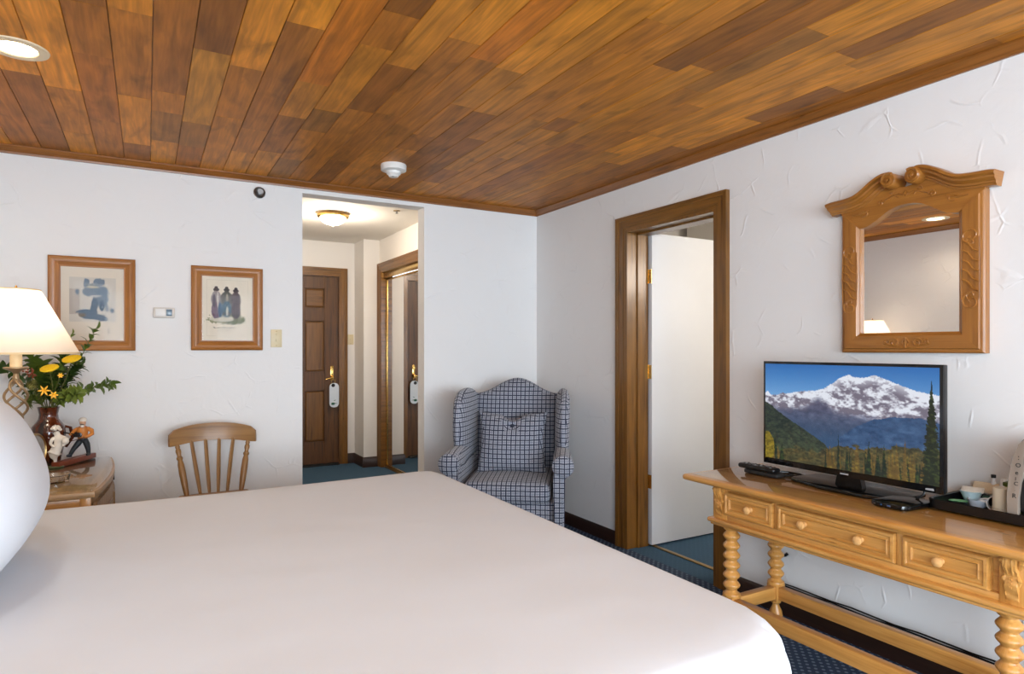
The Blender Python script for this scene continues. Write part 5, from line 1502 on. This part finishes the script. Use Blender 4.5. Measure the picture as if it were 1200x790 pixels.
mu = thing('musician_figurine', 'carved wooden figurine of a man in orange jacket with fiddle on a red-brown bar', 'figurine', (-.31, 3.94, NT))
rdir = math.atan2(4.06 - 3.80, -.25 + .38)
Mb = Matrix.Translation((-.318, 3.925, NT)) @ Matrix.Rotation(rdir, 4, 'Z')
B().box(-.150, .150, -.020, .020, 0, .026, .003).obj('bar_base', plain('red_brown_wood', (122, 54, 28), .4), mu, xf=Mb)
G = Matrix.Translation((-.288, 3.975, NT + .026)) @ Matrix.Rotation(-.10, 4, 'Z')
dk = plain('dark_trousers', (34, 40, 46), .5); orj = plain('orange_jacket', (204, 128, 56), .5); skn = plain('figurine_skin', (206, 160, 128), .5)
b = B().lathe([(0, .070), (.017, .074), (.021, .086), (.020, .096)], (0, 0, 0), 20)
b.tube([(-.006, 0, .084), (-.020, -.006, .062), (-.038, -.012, .036), (-.050, -.014, .012)], [.014, .0145, .011, .0095], 10)
b.tube([(.008, 0, .084), (.018, .004, .056), (.023, .006, .030), (.025, .006, .010)], [.014, .0145, .011, .0095], 10)
b.obj('trousers', dk, mu, xf=G)
b = B().tube([(-.046, -.012, .006), (-.056, -.017, .006), (-.066, -.022, .004)], [.009, .009, .005], 8); b.tube([(.026, .010, .006), (.024, 0, .006), (.020, -.014, .004)], [.009, .009, .005], 8); b.obj('shoes', dk, mu, xf=G)
b = B().lathe([(0, .088), (.022, .090), (.023, .100), (.024, .118), (.027, .132), (.024, .146), (.012, .153), (0, .154)], (0, 0, 0), 20)
b.tube([(.022, 0, .140), (.040, -.004, .128), (.044, -.014, .112), (.030, -.028, .102), (.014, -.034, .100)], [.010, .011, .010, .008, .006], 10)
b.tube([(-.020, 0, .140), (-.034, -.012, .130), (-.040, -.028, .120), (-.048, -.042, .116)], [.010, .010, .008, .006], 10)
b.obj('jacket', orj, mu, xf=G)
B().lathe([(0, .150), (.008, .152), (.013, .160), (.0145, .170), (.013, .180), (.008, .187), (0, .189)], (.001, -.003, 0), 18).obj('head', skn, mu, xf=G)
B().lathe([(0, 0), (.003, .002), (0, .008)], (0, -.019, .167), 8).obj('nose', skn, mu, xf=G)
B().lathe([(0, .138), (.006, .142), (.010, .150), (.008, .158), (0, .160)], (.001, -.013, 0), 12).obj('white_beard', wcer, mu, xf=G)
B().box(-.008, .008, -.019, -.014, .159, .163, .001).obj('moustache', dk, mu, xf=G)
B().lathe([(0, .198), (.010, .196), (.018, .188), (.019, .180), (.016, .176), (0, .176)], (.001, 0, 0), 20).obj('white_cap', wcer, mu, xf=G)
fd = B()
fd.prism([(-.016, -.010), (-.010, -.014), (0, -.010), (.010, -.013), (.018, -.006), (.018, .006), (.010, .013), (0, .010), (-.010, .014), (-.016, .010)], -.005, .005, 'Y', bev=.001)
fd.box(-.060, -.014, -.003, .003, -.003, .003)
fd.box(-.072, -.058, -.004, .004, -.006, .004)
fd.obj('fiddle', plain('fiddle_black', (30, 24, 22), .25), mu, xf=G @ Matrix.Translation((-.014, -.040, .112)) @ Matrix.Rotation(.25, 4, 'Y'))
B().tube([(.020, -.036, .098), (-.05, -.044, .080)], .0018, 6).obj('bow', plain('bow_wood', (92, 50, 26), .4), mu, xf=G)

cl = thing('brass_clock', 'brass framed mantel clock seen from the side behind the pillow', 'clock', (-.44, 3.66, NT))
Cm = Matrix.Translation((-.452, 3.672, NT + .100)) @ Matrix.Rotation(math.radians(-20), 4, 'Z')
b = B().lathe([(.060, -.045), (.078, -.040), (.086, -.02), (.086, .006), (.080, .012), (.076, .006), (.060, .006)], (0, 0, 0), 40, axis='X'); b.obj('drum_case', M['oldbrass'], cl, xf=Cm)
B().lathe([(.078, .004), (.066, .014), (.040, .022), (0, .026)], (0, 0, 0), 36, axis='X').obj('domed_glass', M['glass'], cl, xf=Cm)
B().lathe([(.076, .0062), (.076, .0066)], (0, 0, 0), 36, axis='X').obj('dial', plain('grey_dial', (128, 122, 116), .4), cl, xf=Cm)
b = B()
for s_ in (-1, 1): B().tube([(-.02, s_ * .050, -.062), (-.01, s_ * .062, -.082), (0, s_ * .075, -.095)], [.010, .008, .010], 8).obj('foot', M['brass'], cl, xf=Cm)
B().tube([(-.045, -.055, .05), (-.05, -.03, .082), (-.05, .03, .082), (-.045, .055, .05)], .006, 8).obj('carry_handle', M['brass'], cl, xf=Cm); b.box(-.05, .02, -.085, .085, -.1002, -.090, .004)
b.obj('brass_stand', M['brass'], cl, xf=Cm)

gd = thing('glass_dish', 'round clear glass dish at the front edge of the nightstand', 'dish', (-.348, 3.385, NT))
gsol = newmat('cut_glass'); gsol[2].inputs['Transmission Weight'].default_value = 1; gsol[2].inputs['Roughness'].default_value = .02; gsol[2].inputs['Base Color'].default_value = (.96, .94, .9, 1)
B().lathe([(.045, NT), (.054, NT + .004), (.060, NT + .032), (.056, NT + .034), (.048, NT + .010), (.0, NT + .008)], (-.348, 3.385, 0), 36, cap=False).obj('dish', gsol[0], gd)

# ------------------------------------------------------------------ spindle-back wooden chair
wch = thing('spindle_chair', 'wooden spindle-back chair with curved top rail against the back wall, behind the bed', 'chair', (.336, 3.865, 0))
wch.rotation_euler = (0, 0, 0); OFF.pop(wch.name, None)
CW = M['chairwood']
def seat_f(q):
    q = q.copy(); q.x *= 1 - .10 * (q.y + .2) / .4
    if q.z > 0: q.z -= .008 * max(0, 1 - (q.x / .17) ** 2) * max(0, 1 - (q.y / .17) ** 2)
    return q
B().rbox((0, -.02, .445), (.205, .20, .020), .018, n=8, f=seat_f).obj('seat', CW, wch)
rail = []
nR = 18
def railP(t):   # t -1..1 along the rail
    return t * .228, .262 - .060 * t * t
b = B(); top, bot = [], []
G_ = []
for i in range(nR + 1):
    t = -1 + 2 * i / nR; x, y = railP(t)
    zt = .852 - .036 * abs(t) ** 2.4; zb = .754 - .022 * t * t
    if abs(t) > .90: k = (abs(t) - .90) / .10; zt -= .016 * k * k; zb += .004 * k
    tx, ty = 1, -.120 * t / .228; l = math.hypot(tx, ty); nx, ny = -ty / l, tx / l
    ring = []
    for dz, dy in ((0, -.008), (.5, -.0115), (1, -.007), (1, .007), (.5, .0115), (0, .008)):
        z = zb + (zt - zb) * dz; lean = (z - .75) * .15
        ring.append(b.bm.verts.new((x + nx * dy, y + ny * dy + lean, z)))
    G_.append(ring)
for a, c in zip(G_, G_[1:]):
    for i in range(6): b.bm.faces.new((a[i], a[(i + 1) % 6], c[(i + 1) % 6], c[i]))
b.bm.faces.new(G_[0][::-1]); b.bm.faces.new(G_[-1])
b.obj('crest_rail', CW, wch)
for sg in (-1, 1):
    p0 = Vector((sg * .140, .150, .455)); x, y = railP(sg * .82); p1 = Vector((x, y, .742))
    prof = [(0, .011), (.08, .014), (.25, .017), (.45, .0185), (.62, .017), (.70, .012), (.72, .016), (.75, .017), (.77, .012), (.80, .011), (.86, .015), (.90, .014), (.92, .010), (.95, .013), (1, .010)]
    B().tube([p0.lerp(p1, f) for f, _ in prof], [r for _, r in prof], 12).obj('back_post', CW, wch)
for k, t in enumerate((-.50, -.17, .15, .48)):
    x, y = railP(t); p1 = Vector((x, y, .760)); p0 = Vector((x * .62, .162 + .006 * (1 - t * t), .455))
    n = 8; b = B()
    b.tube([p0.lerp(p1, i / n) + Vector((0, .010 * math.sin(PI * i / n), 0)) for i in range(n + 1)], [.010, .012, .0135, .0145, .0145, .014, .0135, .013, .012], 10, flat=.62)
    b.obj('spindle', CW, wch)
legp = [(0, .011), (.12, .014), (.25, .017), (.45, .020), (.60, .018), (.66, .012), (.69, .017), (.74, .018), (.78, .012), (.86, .017), (1, .012)]
for sx in (-1, 1):
    for sy in (-1, 1):
        p0 = Vector((sx * .145, sy * .14 - .02, .430)); p1 = Vector((sx * .205, sy * .19 - .01, 0))
        B().tube([p0.lerp(p1, f) for f, _ in legp], [r for _, r in legp], 12).obj('leg', CW, wch)
for sx in (-1, 1): B().tube([(sx * .178, -.17, .19), (sx * .178, -.01, .19), (sx * .178, .145, .19)], [.008, .014, .008], 10).obj('stretcher', CW, wch)
B().tube([(-.178, -.01, .19), (0, -.01, .19), (.178, -.01, .19)], [.008, .014, .008], 10).obj('stretcher', CW, wch)

# ------------------------------------------------------------------ plaid wing armchair (local: sitter faces -y)
ac = thing('wing_armchair', 'blue and grey plaid wing armchair with rolled arms in the far corner of the room', 'armchair', (2.085, 3.645, 0), math.radians(-36))
PM = M['plaid']
B().rbox((0, -.02, .235), (.315, .335, .135), .03, n=8).obj('seat_base', PM, ac)
def cush(q):
    q = q.copy(); u, v = q.x / .29, q.y / .30
    q.z *= 1 + .30 * max(0, 1 - u * u) * max(0, 1 - v * v); return q
B().rbox((0, -.095, .420), (.266, .292, .062), .045, n=10, f=cush).obj('seat_cushion', PM, ac)
def lean(z): return .215 + (z - .35) * .17
def bk(s_, t):
    ztop = .985 + .095 * (math.cos(min(1, abs(s_) * 1.08) * PI) * .5 + .5) ** 1.0 - .012 * s_ * s_
    f = (t + 1) / 2; z = .34 + (ztop - .34) * f
    return (s_ * (.286 + .010 * f), lean(z) + .0 * s_, z), (0, -1, .12)
B().puff(bk, lambda s_, t: .072 * ((1 - abs(s_) ** 7) * (1 - abs(t) ** 9)) ** .45 + .012 * (1 - s_ * s_) * (1 - t * t), 28, 34).obj('backrest', PM, ac)
for sg in (-1, 1):
    def wg(s_, t, sg=sg):
        f = (t + 1) / 2; z = .565 + f * (.455 - .035 * ((s_ - .2) ** 2))
        front = -.115 - .075 * math.sin(PI * min(1, max(0, (f - .08) / .92)) ** .75) + .10 * max(0, f - .86) / .14 * .6
        back = lean(z) + .035
        g = (s_ + 1) / 2
        y = back + (front - back) * g
        x = sg * (.290 + .045 * g + .012 * f)
        return (x, y, z), (sg, .12, 0)
    B().puff(wg, lambda s_, t: .043 * ((1 - abs(s_) ** 3.2) * (1 - abs(t) ** 6)) ** .45 * (1 + .15 * s_), 22, 26).obj('wing', PM, ac)
    # rolled arm: scroll section swept forward, swelling at the front
    b = B(); rows = []
    for i in range(17):
        f = i / 16; y = .20 - .60 * f
        cx_ = sg * (.312 + .030 * f); cz = .600 + .022 * math.sin(PI * f) - .008 * f; rr = .046 + .019 * f ** 1.6
        if f > .93: rr *= .93
        row = []
        sec = []
        for a in range(0, 15):                       # over the roll, from inside to the outside underside
            an = math.radians(-62 + a * (290 / 14)) if True else 0
            sec.append((-math.cos(an) * rr, math.sin(an) * rr))
        sec += [(rr * .20, -rr * 1.25), (.008, -.46 + .0), (-.045, -.46), (-.050, -rr * 1.35)]
        rows.append([b.bm.verts.new((cx_ + sg * u, y, max(.10, cz + v))) for u, v in sec])
    n = len(rows[0])
    for r0, r1 in zip(rows, rows[1:]):
        for i in range(n): b.bm.faces.new((r0[i], r0[(i + 1) % n], r1[(i + 1) % n], r1[i]))
    b.bm.faces.new(rows[0][::-1]); b.bm.faces.new(rows[-1])
    arm = b.obj('arm', PM, ac)
    fcx, fcz = sg * .342, .592
    B().lathe([(.061, -.398), (.064, -.404), (.058, -.416), (.040, -.426), (.018, -.431), (0, -.432)], (fcx, 0, fcz), 28, axis='Y').obj('arm_scroll', PM, arm)
    b = B(); b.tube([(fcx + .061 * math.cos(a * PI / 10 ), -.408, fcz + .061 * math.sin(a * PI / 10)) for a in range(20)], .0045, 6, cyc=True); b.obj('welt', PM, arm)
    B().prism([(fcx - sg * .050, .12), (fcx - sg * .058, .50), (fcx - sg * .055, .56), (fcx + sg * .02, .545), (fcx + sg * .006, .50), (fcx - sg * .008, .12)], -.412, -.395, 'Y', bev=.005).obj('front_panel', PM, arm)
B().rbox((0, .245, .24), (.305, .075, .14), .03, n=6).obj('rear_base', PM, ac)
for sx in (-1, 1):
    for sy, y in ((-1, -.33), (1, .27)):
        B().tube([(sx * .285, y, .12), (sx * .287, y + sy * .005, .06), (sx * .290, y + sy * .012, 0)], [.028, .022, .015], 12).obj('leg', M['basewood'], ac)

tp = thing('throw_pillow', 'square plaid throw pillow with a tufted button, resting in the armchair', 'cushion', (0, 0, 0))
tp.rotation_euler = (0, 0, math.radians(-36)); OFF.pop(tp.name, None)
tp.location = (2.085, 3.645, 0)
def tP(s_, t):
    hw, hh = .228, .206
    x = s_ * hw * (1 - .10 * (1 - t * t) * s_ * s_) + 0; z = t * hh * (1 - .11 * (1 - s_ * s_) * t * t) - (.040 * max(0, 1 - (s_ / .34) ** 2) if t > .5 else 0) * (t - .5) * 2
    return (x, 0, z), (0, 1, 0)
def tT(s_, t):
    d = math.hypot(s_ * 1.1, (t - .52)); return .092 * ((1 - abs(s_) ** 2.4) * (1 - abs(t) ** 2.4)) ** .55 * (1 - .62 * math.exp(-(d / .17) ** 2))
TPX = Matrix.Translation((.0, -.015, .672)) @ Matrix.Rotation(math.radians(-17), 4, 'X')
b = B().puff(tP, tT, 30, 30); b.obj('cushion_body', PM, tp, xf=TPX)
B().lathe([(0, .010), (.012, .006), (.014, 0), (.010, -.006)], (0, 0, 0), 16, axis='Y').obj('button', plain('navy_button', (30, 36, 52), .7), tp, xf=TPX @ Matrix.Translation((.0, -.040, .105)) @ Matrix.Rotation(PI, 4, 'Z'))
